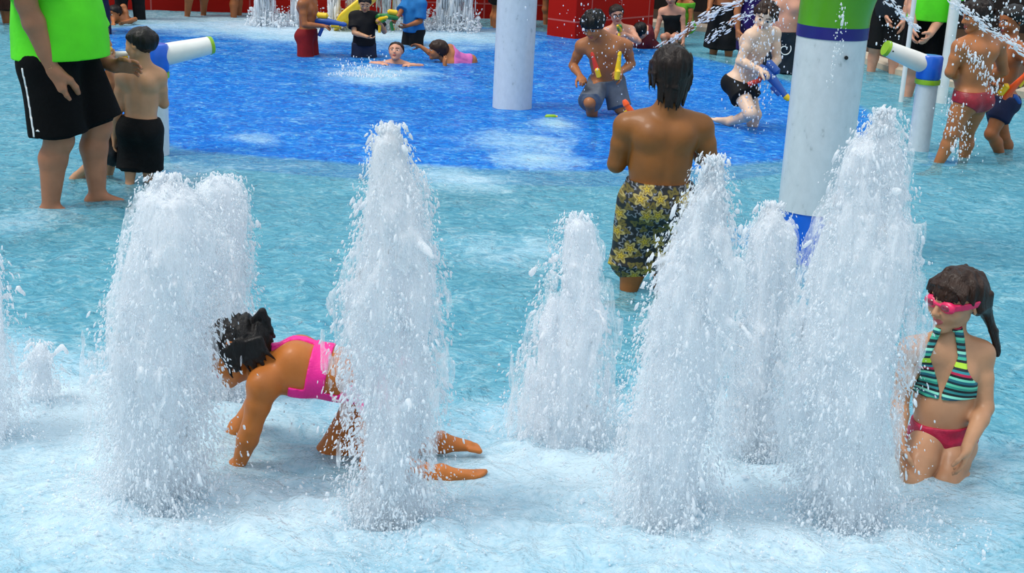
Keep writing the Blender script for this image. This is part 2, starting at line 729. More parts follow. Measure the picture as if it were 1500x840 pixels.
    def finish(s):
        """the body becomes the thing itself; clothes and hair its children"""
        vts, q = surface_nets(s.B, s.G.lo, s.h)
        H = s.H
        c = vts[q].mean(1) - s.Hc
        l, u, f = c @ s.hl / H, c @ s.hu / H, c @ s.hf / H
        mi = np.zeros(len(q), int)
        al = np.abs(l)
        mi[(al < .105 - .4 * np.abs(u + .27)) & (np.abs(u + .27) < .05) & (f > .36)] = 1
        ey = ((al - .145) / .08) ** 2 + ((u - .015) / .042) ** 2 < 1
        mi[ey & (f > .3)] = 2
        ir = ((al - .145) / .042) ** 2 + ((u - .015) / .042) ** 2 < 1
        mi[ir & (f > .3)] = 3
        br = (al > .05) & (al < .235) & (np.abs(u - .125 + .12 * np.abs(al - .13)) < .022) & (f > .25)
        mi[br] = 4
        o = link(s.name, vts, q, [s.skin, s.lips, EYE_W, EYE_D, getattr(s, 'brow', HAIR_DKB)], None, True, mi)
        recenter(o, s.P)
        tag(o, s.label, s.cat, s.group)
        s.o = o
        for k in s.kids:
            k.parent = o
            k.matrix_parent_inverse = Matrix.Translation(-Vector([float(v) for v in s.P]))
        return o

    def add_kid(s, o):
        s.kids.append(o)
        return o

    # ---- clothes
    def trunks(s, name, mat, frac=.75, flare=.012, waist=.12, pad=.010, hem=None):
        """swim trunks: pelvis and thighs, cut at the waist and square to each leg"""
        G, S = s.G, s.S
        F = np.minimum(s.torso0, 1)
        F = F.copy()
        w = 1 + (s.b - 1) * .7
        for q, a in s.leg.items():
            hp, K, An = s.hip[q], a['K'], a['A']
            TL = G.field()
            m_ = hp + (K - hp) * .4
            fr = min(frac, 1.0)
            e = hp + (K - hp) * fr
            d = nrm(K - hp)
            G.cone(TL, hp, m_, .056 * S * w, .051 * S * w, .01 * S)
            G.cone(TL, m_, K, .051 * S * w, .0345 * S * w, .01 * S)
            if frac > 1:
                e = K + (An - K) * (frac - 1)
                d = nrm(An - K)
                cf = K + (An - K) * .3
                G.cone(TL, K, cf, .034 * S * w, .038 * S * w, .015 * S)
                G.cone(TL, cf, An, .038 * S * w, .0225 * S * w, .012 * S)
            TL = np.maximum(TL, G.coords(e, np.array([d]))[0])
            F = smin(F, TL, .03 * S)
        F = F - pad
        lp, up, fp = G.coords(s.P, np.array([s.pl, s.u, s.pf]))
        F = np.maximum(F, up - waist * s.L - .02 * lp * 0)
        D = G.field()
        for q, a in s.leg.items():
            hp, K, An = s.hip[q], a['K'], a['A']
            fr = min(frac, 1.0)
            e = hp + (K - hp) * fr
            d = nrm(K - hp)
            if frac > 1:
                e2 = K + (An - K) * (frac - 1)
                d = nrm(An - K)
                G.cone(D, hp, K, .062 * S * w + flare * .3, .048 * S * w + flare, .02 * S)
                G.cone(D, K, e2, .048 * S * w + flare, .048 * S * w + flare * 1.4, .02 * S, cut=(e2 - d * .0, d))
                e = e2
            else:
                r1 = (.056 + (.0345 - .056) * fr) * S * w + pad + flare
                G.cone(D, hp, e, .060 * S * w + flare * .3, max(r1, .05 * S * w + flare), .02 * S, cut=(e, d))
        D = np.maximum(D, up - waist * s.L)
        F = smin(F, D, .02 * S)
        # folds
        n = noise3(F.shape, [max(2, int(x)) for x in (np.array(F.shape) * s.h / (.09, .09, .16))], RNG)
        F = F + n * .0035
        F = np.maximum(F, up - waist * s.L)
        o = s.mesh(F, name, mat, None)
        s.clothF = F
        return s.add_kid(o)

    def brief(s, name, mat, waist=.12, cut=.6, pad=.006):
        G, S = s.G, s.S
        F = s.B - pad
        lp, up, fp = G.coords(s.P, np.array([s.pl, s.u, s.pf]))
        F = np.maximum(F, up - waist * s.L)
        # leg openings rise to the sides
        low = -.085 * S + cut * np.maximum(np.abs(lp) - .018 * S, 0)
        F = np.maximum(F, (low - up) * .8)
        F = np.maximum(F, -up - .14 * S)
        return s.add_kid(s.mesh(F, name, mat, None))

    def shirt(s, name, mat, hem=-.05, sleeve=.55, pad=.014, flare=.01, neck=1.13):
        G, S = s.G, s.S
        F = s.torso0 - pad
        lp, up, fp = G.coords(s.P, np.array([s.pl, s.u, s.pf]))
        # hang: a loose tube round the lower torso
        D = G.field()
        w = 1 + (s.b - 1) * .55
        fr = np.array([s.pl, s.u, s.pf])
        G.ell(D, s.P + s.u * s.L * .1 + s.pf * s.belly * .02 * S, V(.098 * w * S + flare, .30 * S, .078 * w * S + flare + s.belly * .02 * S), fr, .01)
        F = smin(F, D, .03 * S)
        for q, a in s.arm.items():
            if sleeve <= 0:
                continue
            sh, E = s.sh[q], a['E']
            e = sh + (E - sh) * sleeve
            G.cone(F, sh, e, .040 * S * w + pad * .5, .040 * S * w + pad + flare, .02 * S, cut=(e, nrm(E - sh)))
        n = noise3(F.shape, [max(2, int(x)) for x in (np.array(F.shape) * s.h / (.10, .10, .14))], RNG)
        F = F + n * .004
        F = np.maximum(F, hem * s.L - up)
        F = np.maximum(F, up - neck * s.L)
        return s.add_kid(s.mesh(F, name, mat, None))

    # ---- hair: cap cut along a hairline, then locks
    def hair(s, mat, a=-.05, vol=1.07, slope=.95, locks=None, name='hair', extra=None, hh=.004, back=None, rough=.012):
        H = s.H
        pts = [s.Hc + s.hu * H * .75, s.Hc - s.hu * H * .75, s.Hc + s.hf * H * .75, s.Hc - s.hf * H * .75, s.Hc + s.hl * H * .6, s.Hc - s.hl * H * .6]
        if locks:
            for L in locks:
                pts += list(L[0])
        pts = np.array(pts)
        G = Grid(pts.min(0) - .03, pts.max(0) + .03, hh)
        F = G.field()
        fr = np.array([s.hl, s.hu, s.hf])
        p = lambda l, u, f: s.Hc + s.hl * l * H + s.hu * u * H + s.hf * f * H
        G.ell(F, p(0, .15, -.06), V(.40, .38, .47) * H * vol, fr, .01)
        if back:
            G.cone(F, p(0, -.05, -.18), p(0, -back, -.26), .33 * H * vol, .22 * H, .12 * H)
        l, u, f = G.coords(s.Hc, fr)
        n = noise3(F.shape, [max(2, int(x)) for x in (np.array(F.shape) * hh / (.018, .018, .07))], RNG)
        F = F + n * rough * H / .2 * .5
        F = np.maximum(F, ((a * H + slope * f) - u) / math.hypot(1, slope) + n * .006)
        if locks:
            for (ps, r0, r1) in locks:
                for i in range(len(ps) - 1):
                    t0, t1 = i / (len(ps) - 1), (i + 1) / (len(ps) - 1)
                    G.cone(F, ps[i], ps[i + 1], r0 + (r1 - r0) * t0, r0 + (r1 - r0) * t1, .006)
        vts, q = surface_nets(F, G.lo, hh)
        o = link(name, vts, q, mat, None)
        return s.add_kid(o)

    def hp(s, l, u, f):
        return s.Hc + s.hl * l * s.H + s.hu * u * s.H + s.hf * f * s.H


def yawv(a):
    """facing: 0 to the camera, 90 to the right, 180 away, -90 to the left"""
    a = math.radians(a)
    return V(math.sin(a), -math.cos(a), 0)
# ------------------------------------------------------------------ light and sky
W = bpy.data.worlds.new('sky')
SC.world = W
W.use_nodes = True
nt = W.node_tree
nt.nodes.clear()
wo = nt.nodes.new('ShaderNodeOutputWorld')
bg = nt.nodes.new('ShaderNodeBackground')
tc = nt.nodes.new('ShaderNodeTexCoord')
sp = nt.nodes.new('ShaderNodeSeparateXYZ')
nt.links.new(tc.outputs['Generated'], sp.inputs[0])
rp = ramp(nt, [(0.0, lin('#5f6a70')), (.12, lin('#9fb4c4')), (.45, lin('#c9d6e2')), (1.0, lin('#f4f6fa'))])
nt.links.new(sp.outputs['Z'], rp.inputs[0])
nt.links.new(rp.outputs[0], bg.inputs[0])
bg.inputs[1].default_value = 1.2
nt.links.new(bg.outputs[0], wo.inputs[0])
sun_d = bpy.data.lights.new('sun', 'SUN')
sun_d.energy = 1.9
sun_d.angle = math.radians(20)
sun_d.color = (1.0, .95, .88)
sun = bpy.data.objects.new('sun', sun_d)
COL.objects.link(sun)
sun.rotation_euler = Vector((.45, .22, -.86)).to_track_quat('-Z', 'Y').to_euler()
SC.view_settings.view_transform = 'Standard'
SC.view_settings.look = 'None'
SC.view_settings.gamma = 1
SC.view_settings.use_curve_mapping = False
SC.view_settings.exposure = 0.15
SC.cycles.transparent_max_bounces = 48
SC.cycles.max_bounces = 14
SC.cycles.diffuse_bounces = 8
SC.cycles.transmission_bounces = 12

# ------------------------------------------------------------------ pool floor with its painted deep-blue pool
FLOOR_Z = -.10
ZONE_PX = [(118, 62), (160, 47), (250, 39), (400, 35), (560, 36), (740, 47), (830, 56), (960, 76), (1080, 103), (1160, 128),
           (1255, 158), (1296, 190), (1262, 222), (1130, 248), (1010, 259), (900, 263), (700, 259), (500, 249), (350, 238), (250, 228), (170, 196), (112, 130), (100, 90)]
ZONE = np.array([at_z(x, y, -.05)[:2] for x, y in ZONE_PX])


def poly_sd(P, poly):
    d = np.full(len(P), 1e9)
    ins = np.zeros(len(P), bool)
    n = len(poly)
    for i in range(n):
        a, b = poly[i], poly[(i + 1) % n]
        e = b - a
        t = np.clip(((P - a) @ e) / (e @ e), 0, 1)
        d = np.minimum(d, np.linalg.norm(P - a - t[:, None] * e, axis=1))
        cr = (a[1] > P[:, 1]) != (b[1] > P[:, 1])
        xx = a[0] + (P[:, 1] - a[1]) / np.where(abs(b[1] - a[1]) < 1e-9, 1e-9, b[1] - a[1]) * (b[0] - a[0])
        ins ^= cr & (P[:, 0] < xx)
    return np.where(ins, -d, d)


def chaikin(p, n=2):
    for _ in range(n):
        q = np.roll(p, -1, 0)
        p = np.stack([p * .75 + q * .25, p * .25 + q * .75], 1).reshape(-1, 2)
    return p


ZONE = chaikin(ZONE)
PAD_COL = at_z(1150, 352, -.1)[:2]
PAD_CANNON = [at_z(262, 246, -.1)[:2], at_z(1352, 232, -.1)[:2]]


def grid_mesh(xs, ys, zf):
    X, Y = np.meshgrid(xs, ys, indexing='ij')
    Z = zf(X, Y)
    v = np.stack([X, Y, Z], -1).reshape(-1, 3)
    nx, ny = len(xs), len(ys)
    i = np.arange(nx - 1)[:, None] * ny + np.arange(ny - 1)[None, :]
    q = np.stack([i, i + ny, i + ny + 1, i + 1], -1).reshape(-1, 4)
    return v, q


def set_attr(o, name, vals):
    a = o.data.attributes.new(name, 'FLOAT', 'POINT')
    a.data.foreach_set('value', np.asarray(vals, dtype=np.float32).ravel())


def zone_depth(X, Y):
    d = poly_sd(np.stack([X.ravel(), Y.ravel()], 1), ZONE).reshape(X.shape)
    return FLOOR_Z - .30 * np.clip(-d / 1.2, 0, 1)


fx = np.arange(-14, 14.01, .10)
fy = np.arange(1.5, 24.01, .10)
v, q = grid_mesh(fx, fy, zone_depth)
m, nt, out = new_mat('pool_floor_paint')
at_ = N_(nt, 'ShaderNodeAttribute', attribute_name='blue')
tcn = N_(nt, 'ShaderNodeTexCoord')
no = N_(nt, 'ShaderNodeTexNoise', i_Scale=3.0, i_Detail=5.0)
nt.links.new(tcn.outputs['Object'], no.inputs['Vector'])
r1 = ramp(nt, [(.3, lin('#5fa9bf')), (.7, lin('#7cc0d2'))])
nt.links.new(no.outputs['Fac'], r1.inputs[0])
r2 = ramp(nt, [(.3, lin('#0078da')), (.7, lin('#0a92ee'))])
nt.links.new(no.outputs['Fac'], r2.inputs[0])
r3 = ramp(nt, [(.47, g(0)), (.53, g(1))])
nt.links.new(at_.outputs['Fac'], r3.inputs[0])
mx = N_(nt, 'ShaderNodeMix', data_type='RGBA')
nt.links.new(r3.outputs[0], mx.inputs[0])
nt.links.new(r1.outputs[0], mx.inputs[6])
nt.links.new(r2.outputs[0], mx.inputs[7])
b = N_(nt, 'ShaderNodeBsdfPrincipled', i_Roughness=.6)
nt.links.new(mx.outputs[2], b.inputs['Base Color'])
nt.links.new(b.outputs[0], out.inputs[0])
floor = link('floor', v, q, m)
sd = poly_sd(v[:, :2], ZONE)
for c, r in [(PAD_COL, .36), (PAD_CANNON[0], .22), (PAD_CANNON[1], .30)]:
    sd = np.minimum(sd, np.linalg.norm(v[:, :2] - c, axis=1) - r)
set_attr(floor, 'blue', np.clip(.5 - sd * 2.0, 0, 1))
tag(floor, kind='structure')

# ------------------------------------------------------------------ the jets: where they stand, and how wide at each height
JETS = {
    'front left': dict(base=(232, 742), rows=[(256, 228, 258), (268, 216, 268), (290, 204, 296), (330, 196, 318), (380, 182, 330), (440, 168, 312), (500, 160, 306), (560, 163, 302), (620, 168, 298), (680, 178, 288), (742, 190, 270)],
                       label='tall wide white water jet standing before the face of the crawling girl, nearer than its neighbour'),
    'back left': dict(base=(322, 585), rows=[(256, 302, 344), (268, 296, 354), (290, 290, 360), (350, 286, 362), (420, 282, 360), (500, 280, 356), (585, 282, 350)],
                      label='round topped white water jet just behind the black hair of the crawling girl'),
    'centre': dict(base=(575, 772), rows=[(182, 564, 578), (205, 552, 588), (232, 546, 600), (262, 542, 618), (300, 532, 628), (360, 524, 632), (420, 512, 640), (480, 512, 636), (540, 514, 630), (600, 520, 624), (660, 530, 612), (720, 541, 603), (772, 552, 598)],
                   label='tall pointed white water jet covering the hips of the girl in pink'),
    'short': dict(base=(828, 648), rows=[(312, 834, 858), (326, 820, 867), (370, 808, 873), (420, 797, 877), (470, 784, 880), (520, 776, 884), (580, 772, 886), (648, 780, 884)],
                  label='shorter smooth white water jet standing alone to the left of the floral shorts'),
    'boy': dict(base=(988, 768), rows=[(228, 1043, 1054), (244, 1030, 1060), (275, 1016, 1068), (310, 1002, 1073), (370, 980, 1076), (430, 960, 1078), (500, 944, 1076), (570, 930, 1066), (640, 924, 1052), (700, 930, 1038), (768, 944, 1028)],
                label='tall leaning white water jet covering the right side of the floral shorts'),
    'middle right': dict(base=(1100, 664), rows=[(296, 1126, 1138), (312, 1114, 1146), (340, 1098, 1160), (380, 1086, 1160), (430, 1080, 1156), (490, 1074, 1148), (570, 1068, 1138), (664, 1066, 1132)],
                         label='thin white water jet in front of the blue base of the big column'),
    'right': dict(base=(1240, 764), rows=[(160, 1284, 1308), (175, 1272, 1316), (200, 1264, 1318), (222, 1240, 1322), (270, 1226, 1322), (320, 1216, 1328), (380, 1200, 1334), (450, 1180, 1332), (520, 1162, 1318), (590, 1154, 1302), (660, 1164, 1286), (720, 1186, 1276), (764, 1206, 1270)],
                  label='tallest wide white water jet beside the girl with pink goggles'),
    'small left': dict(base=(58, 596), rows=[(500, 50, 66), (512, 44, 72), (540, 41, 75), (570, 38, 78), (596, 38, 78)],
                       label='small low white water jet near the left edge of the splash pool'),
    'edge': dict(base=(-22, 640), rows=[(360, -40, -10), (400, -52, 4), (430, -56, 12), (500, -60, 10), (560, -62, 6), (640, -60, 4)],
                 label='white water jet cut off by the left edge of the photo'),
}
for j in JETS.values():
    j['p'] = at_z(*j['base'], 0)

# ------------------------------------------------------------------ pool water
ys = [2.2]
while ys[-1] < 20.5:
    ys.append(ys[-1] + max(.014, .0022 * ys[-1] ** 1.25))
ys = np.array(ys)
xs = np.arange(-9, 9.01, .025)
nx, ny = len(xs), len(ys)
yi = (ys - ys[0]) / (ys[-1] - ys[0])


def water_noise(cx, cy, seed):
    r = np.random.default_rng(seed)
    n = noise2((nx, 1400), (cx, cy), r)
    ii = yi * 1399
    a = np.floor(ii).astype(int).clip(0, 1398)
    return n[:, a] * (1 - (ii - a)) + n[:, a + 1] * (ii - a)


X, Y = np.meshgrid(xs, ys, indexing='ij')
foam = np.zeros_like(X)
rise = np.zeros_like(X)
for k, j in JETS.items():
    if k == 'edge':
        continue
    c = j['p']
    big = {'small left': .35, 'short': .8, 'middle right': .8}.get(k, 1.0)
    d = np.hypot(X - c[0], (Y - c[1]))
    foam += np.exp(-(d / (.50 * big)) ** 2) * 1.15
    rise += np.exp(-(d / (.34 * big)) ** 2)
n1, n2, n3 = water_noise(40, 46, 1), water_noise(110, 120, 2), water_noise(260, 280, 3)
near = np.clip((5.6 - Y) / 1.6, 0, 1)
foam += .26 * near
fall = np.exp(-((Y - 16.6) / 1.0) ** 2) * np.clip(1 - np.abs(X + 2.4) / 3.0, 0, 1) * 2.4
foam += fall
for (px, py, r, s_) in [(545, 112, .5, .9), (20, 650, .6, .9), (10, 600, .5, .8), (735, 378, .35, .45), (760, 205, .35, .5), (790, 237, .25, .6), (690, 268, .25, .5), (385, 208, .2, .5), (640, 255, .2, .4),
                        (265, 262, .3, .5), (20, 320, .25, .6), (1230, 640, .5, .4), (1180, 640, .5, .5), (820, 183, .2, .5)]:
    c = at_z(px, py)
    foam += s_ * np.exp(-(((X - c[0]) / r) ** 2 + ((Y - c[1]) / (r * 1.2)) ** 2))
foam = foam + .30 * n1 * (foam > .1) + .16 * n2
Z = .010 * n1 + .007 * n2 + .006 * n3 + .02 * rise * (1 + n3 + n2)
Z *= np.clip(7 / Y, .4, 1)
v = np.stack([X, Y, Z], -1).reshape(-1, 3)
i = np.arange(nx - 1)[:, None] * ny + np.arange(ny - 1)[None, :]
q = np.stack([i, i + ny, i + ny + 1, i + 1], -1).reshape(-1, 4)

m, nt, out = new_mat('pool_water')
tcn = N_(nt, 'ShaderNodeTexCoord')
fo = N_(nt, 'ShaderNodeAttribute', attribute_name='foam')
mp = N_(nt, 'ShaderNodeMapping')
mp.inputs['Scale'].default_value = (1.0, 1.0, 1.0)
nt.links.new(tcn.outputs['Object'], mp.inputs[0])
# ripples
w1 = N_(nt, 'ShaderNodeTexNoise', i_Scale=5.5, i_Detail=4.0, i_Roughness=.6, i_Distortion=1.2)
w2 = N_(nt, 'ShaderNodeTexNoise', i_Scale=17.0, i_Detail=3.0, i_Roughness=.6, i_Distortion=.8)
for w in (w1, w2):
    nt.links.new(mp.outputs[0], w.inputs['Vector'])
ad = N_(nt, 'ShaderNodeMath', operation='MULTIPLY_ADD')
nt.links.new(w2.outputs[0], ad.inputs[0])
ad.inputs[1].default_value = .4
nt.links.new(w1.outputs[0], ad.inputs[2])
w3 = N_(nt, 'ShaderNodeTexNoise', i_Scale=9.0, i_Detail=5.0, i_Roughness=.68, i_Distortion=2.2)
nt.links.new(mp.outputs[0], w3.inputs['Vector'])
ad2 = N_(nt, 'ShaderNodeMath', operation='MULTIPLY_ADD')
nt.links.new(w3.outputs[0], ad2.inputs[0])
ad2.inputs[1].default_value = 1.15
ad2.inputs[2].default_value = -.075
bp = N_(nt, 'ShaderNodeBump', i_Strength=.9, i_Distance=.06)
nt.links.new(ad.outputs[0], bp.inputs['Height'])
# foam: streaky threads broken up by noise, thicker where the attribute is high
f1 = N_(nt, 'ShaderNodeTexNoise', i_Scale=9.0, i_Detail=8.0, i_Roughness=.72, i_Distortion=1.6)
f2 = N_(nt, 'ShaderNodeTexNoise', i_Scale=55.0, i_Detail=3.0, i_Roughness=.7)
for w in (f1, f2):
    nt.links.new(mp.outputs[0], w.inputs['Vector'])
s1 = N_(nt, 'ShaderNodeMath', operation='MULTIPLY_ADD')
nt.links.new(f2.outputs[0], s1.inputs[0])
s1.inputs[1].default_value = .45
nt.links.new(f1.outputs[0], s1.inputs[2])          # ~ .2 .. 1.2, mean .72
s2 = N_(nt, 'ShaderNodeMath', operation='MULTIPLY_ADD')
nt.links.new(fo.outputs['Fac'], s2.inputs[0])
s2.inputs[1].default_value = .33
nt.links.new(s1.outputs[0], s2.inputs[2])
fr_ = ramp(nt, [(.80, g(0)), (1.0, g(.75)), (1.0, g(.9))])
fr_.color_ramp.elements[2].position = 1.0
sc_ = N_(nt, 'ShaderNodeMapRange')
sc_.inputs['From Min'].default_value = .78
sc_.inputs['From Max'].default_value = 1.40
sc_.inputs['To Min'].default_value = 0
sc_.inputs['To Max'].default_value = .55
nt.links.new(s2.outputs[0], sc_.inputs['Value'])
foam_fac = sc_.outputs[0]
tr = N_(nt, 'ShaderNodeBsdfTransparent')
tr.inputs[0].default_value = (.80, .93, .97, 1)
mk = N_(nt, 'ShaderNodeBsdfDiffuse')
mkr = ramp(nt, [(.30, lin('#4298b4')), (.52, lin('#72bccf')), (.72, lin('#a2dae4'))])
nt.links.new(ad2.outputs[0], mkr.inputs[0])
mkb = ramp(nt, [(.30, lin('#0660c4')), (.50, lin('#1284ea')), (.62, lin('#3aaaf4')), (.74, lin('#8fdcfc'))])
nt.links.new(ad2.outputs[0], mkb.inputs[0])
bl = N_(nt, 'ShaderNodeAttribute', attribute_name='blue')
blr = ramp(nt, [(.42, g(0)), (.58, g(1))])
nt.links.new(bl.outputs['Fac'], blr.inputs[0])
mcol = N_(nt, 'ShaderNodeMix', data_type='RGBA')
nt.links.new(blr.outputs[0], mcol.inputs[0])
nt.links.new(mkr.outputs[0], mcol.inputs[6])
nt.links.new(mkb.outputs[0], mcol.inputs[7])
air = N_(nt, 'ShaderNodeMapRange')
air.inputs['From Min'].default_value = .02
air.inputs['From Max'].default_value = .75
nt.links.new(fo.outputs['Fac'], air.inputs['Value'])
airm = N_(nt, 'ShaderNodeMath', operation='MULTIPLY')
nt.links.new(air.outputs[0], airm.inputs[0])
airm.inputs[1].default_value = .85
mcol2 = N_(nt, 'ShaderNodeMix', data_type='RGBA')
nt.links.new(airm.outputs[0], mcol2.inputs[0])
nt.links.new(mcol.outputs[2], mcol2.inputs[6])
mcol2.inputs[7].default_value = lin('#86bed6')
nt.links.new(mcol2.outputs[2], mk.inputs[0])
nt.links.new(bp.outputs[0], mk.inputs['Normal'])
mf = N_(nt, 'ShaderNodeMapRange')
mf.inputs['To Min'].default_value = .50
mf.inputs['To Max'].default_value = .66
nt.links.new(blr.outputs[0], mf.inputs['Value'])
mf2 = N_(nt, 'ShaderNodeMath', operation='MULTIPLY_ADD', use_clamp=True)
nt.links.new(air.outputs[0], mf2.inputs[0])
mf2.inputs[1].default_value = .35
nt.links.new(mf.outputs[0], mf2.inputs[2])
m1 = N_(nt, 'ShaderNodeMixShader')
nt.links.new(mf2.outputs[0], m1.inputs[0])
nt.links.new(tr.outputs[0], m1.inputs[1])
nt.links.new(mk.outputs[0], m1.inputs[2])
wf = N_(nt, 'ShaderNodeBsdfDiffuse')
wf.inputs[0].default_value = (.84, .92, .96, 1)
bp2 = N_(nt, 'ShaderNodeBump', i_Strength=.5, i_Distance=.02)
nt.links.new(s1.outputs[0], bp2.inputs['Height'])
nt.links.new(bp2.outputs[0], wf.inputs['Normal'])
m2 = N_(nt, 'ShaderNodeMixShader')
nt.links.new(foam_fac, m2.inputs[0])
nt.links.new(m1.outputs[0], m2.inputs[1])
nt.links.new(wf.outputs[0], m2.inputs[2])
gl = N_(nt, 'ShaderNodeBsdfGlossy', i_Roughness=.06)
nt.links.new(bp.outputs[0], gl.inputs['Normal'])
fz = N_(nt, 'ShaderNodeFresnel', i_IOR=1.33)
nt.links.new(bp.outputs[0], fz.inputs['Normal'])
fm_ = N_(nt, 'ShaderNodeMath', operation='MULTIPLY')
nt.links.new(fz.outputs[0], fm_.inputs[0])
fm_.inputs[1].default_value = .55
m3 = N_(nt, 'ShaderNodeMixShader')
nt.links.new(fm_.outputs[0], m3.inputs[0])
nt.links.new(m2.outputs[0], m3.inputs[1])
nt.links.new(gl.outputs[0], m3.inputs[2])
nt.links.new(m3.outputs[0], out.inputs[0])
water = link('pool_water', v, q, m)
set_attr(water, 'foam', foam)
set_attr(water, 'blue', np.clip(.5 - poly_sd(v[:, :2], ZONE) * 1.5, 0, 1))
tag(water, kind='structure')

# ------------------------------------------------------------------ froth
m, nt, out = new_mat('white_water_froth')
b = N_(nt, 'ShaderNodeBsdfPrincipled', i_Roughness=.22)
b.inputs['Base Color'].default_value = (.95, .965, .98, 1)
b.inputs['Specular IOR Level'].default_value = .35
tl = N_(nt, 'ShaderNodeBsdfTranslucent')
tl.inputs[0].default_value = (.95, .97, .99, 1)
tr = N_(nt, 'ShaderNodeBsdfTransparent')
tcn = N_(nt, 'ShaderNodeTexCoord')
mp = N_(nt, 'ShaderNodeMapping')
mp.inputs['Scale'].default_value = (1, 1, .22)
nt.links.new(tcn.outputs['Object'], mp.inputs[0])
no = N_(nt, 'ShaderNodeTexNoise', i_Scale=46.0, i_Detail=5.0, i_Roughness=.75)
nt.links.new(mp.outputs[0], no.inputs['Vector'])
rr = ramp(nt, [(.38, g(.55)), (.52, g(.0))])
nt.links.new(no.outputs[0], rr.inputs[0])
bpn = N_(nt, 'ShaderNodeBump', i_Strength=.35, i_Distance=.01)
nt.links.new(no.outputs[0], bpn.inputs['Height'])
nt.links.new(bpn.outputs[0], b.inputs['Normal'])
ma = N_(nt, 'ShaderNodeMixShader')
ma.inputs[0].default_value = .62
nt.links.new(b.outputs[0], ma.inputs[1])
nt.links.new(tl.outputs[0], ma.inputs[2])
mb = N_(nt, 'ShaderNodeMixShader')
nt.links.new(rr.outputs[0], mb.inputs[0])
nt.links.new(ma.outputs[0], mb.inputs[1])
nt.links.new(tr.outputs[0], mb.inputs[2])
nt.links.new(mb.outputs[0], out.inputs[0])
FROTH = m
m, nt, out = new_mat('water_drops')
b = N_(nt, 'ShaderNodeBsdfPrincipled', i_Roughness=.08)
b.inputs['Base Color'].default_value = (.90, .94, .97, 1)
tl = N_(nt, 'ShaderNodeBsdfTranslucent')
tl.inputs[0].default_value = (.95, .97, .99, 1)
tr = N_(nt, 'ShaderNodeBsdfTransparent')
ma = N_(nt, 'ShaderNodeMixShader')
ma.inputs[0].default_value = .5
nt.links.new(b.outputs[0], ma.inputs[1])
nt.links.new(tl.outputs[0], ma.inputs[2])
mb = N_(nt, 'ShaderNodeMixShader')
mb.inputs[0].default_value = .25
nt.links.new(ma.outputs[0], mb.inputs[1])
nt.links.new(tr.outputs[0], mb.inputs[2])
nt.links.new(mb.outputs[0], out.inputs[0])
DROPS = m

m, nt, out = new_mat('water_veil')
b = N_(nt, 'ShaderNodeBsdfDiffuse')
b.inputs['Color'].default_value = (.95, .97, .985, 1)
tl = N_(nt, 'ShaderNodeBsdfTranslucent')
tl.inputs[0].default_value = (.95, .97, .99, 1)
tr = N_(nt, 'ShaderNodeBsdfTransparent')
tcn = N_(nt, 'ShaderNodeTexCoord')
mp = N_(nt, 'ShaderNodeMapping')
mp.inputs['Scale'].default_value = (1, 1, .18)
nt.links.new(tcn.outputs['Object'], mp.inputs[0])
no = N_(nt, 'ShaderNodeTexNoise', i_Scale=42.0, i_Detail=6.0, i_Roughness=.8, i_Distortion=.6)
nt.links.new(mp.outputs[0], no.inputs['Vector'])
rr = ramp(nt, [(.40, g(1.0)), (.50, g(.78)), (.66, g(.30))])
nt.links.new(no.outputs[0], rr.inputs[0])
ma = N_(nt, 'ShaderNodeMixShader')
ma.inputs[0].default_value = .5
nt.links.new(b.outputs[0], ma.inputs[1])
nt.links.new(tl.outputs[0], ma.inputs[2])
mb = N_(nt, 'ShaderNodeMixShader')
nt.links.new(rr.outputs[0], mb.inputs[0])
nt.links.new(ma.outputs[0], mb.inputs[1])
nt.links.new(tr.outputs[0], mb.inputs[2])
nt.links.new(mb.outputs[0], out.inputs[0])
VEIL = m

_t = (1 + 5 ** .5) / 2
ICO_V = np.array([(-1, _t, 0), (1, _t, 0), (-1, -_t, 0), (1, -_t, 0), (0, -1, _t), (0, 1, _t), (0, -1, -_t), (0, 1, -_t), (_t, 0, -1), (_t, 0, 1), (-_t, 0, -1), (-_t, 0, 1)])
ICO_V /= np.linalg.norm(ICO_V[0])
ICO_F = np.array([(0, 11, 5), (0, 5, 1), (0, 1, 7), (0, 7, 10), (0, 10, 11), (1, 5, 9), (5, 11, 4), (11, 10, 2), (10, 7, 6), (7, 1, 8), (3, 9, 4), (3, 4, 2), (3, 2, 6), (3, 6, 8), (3, 8, 9), (4, 9, 5), (2, 4, 11), (6, 2, 10), (8, 6, 7), (9, 8, 1)])


def drops(name, P, R, D, parent=None, stretch=1.6, mat=None, kind='stuff'):
    """droplets at P, radii R, drawn out along D"""
    P = np.asarray(P, float)
    n = len(P)
    D = D / np.maximum(np.linalg.norm(D, axis=1), 1e-6)[:, None]
    S_ = np.asarray(stretch) * np.ones(n)
    base = ICO_V[None] * R[:, None, None] * RNG.uniform(.8, 1.2, (n, 1, 3))
    al = (base * D[:, None, :]).sum(-1, keepdims=True)
    base = base + al * D[:, None, :] * (S_ - 1)[:, None, None]
    v = (base + P[:, None, :]).reshape(-1, 3)
    f = (ICO_F[None] + (np.arange(n) * 12)[:, None, None]).reshape(-1, 3)
    o = link(name, v, f, mat or DROPS, parent)
    if kind:
        o['kind'] = kind
    return o


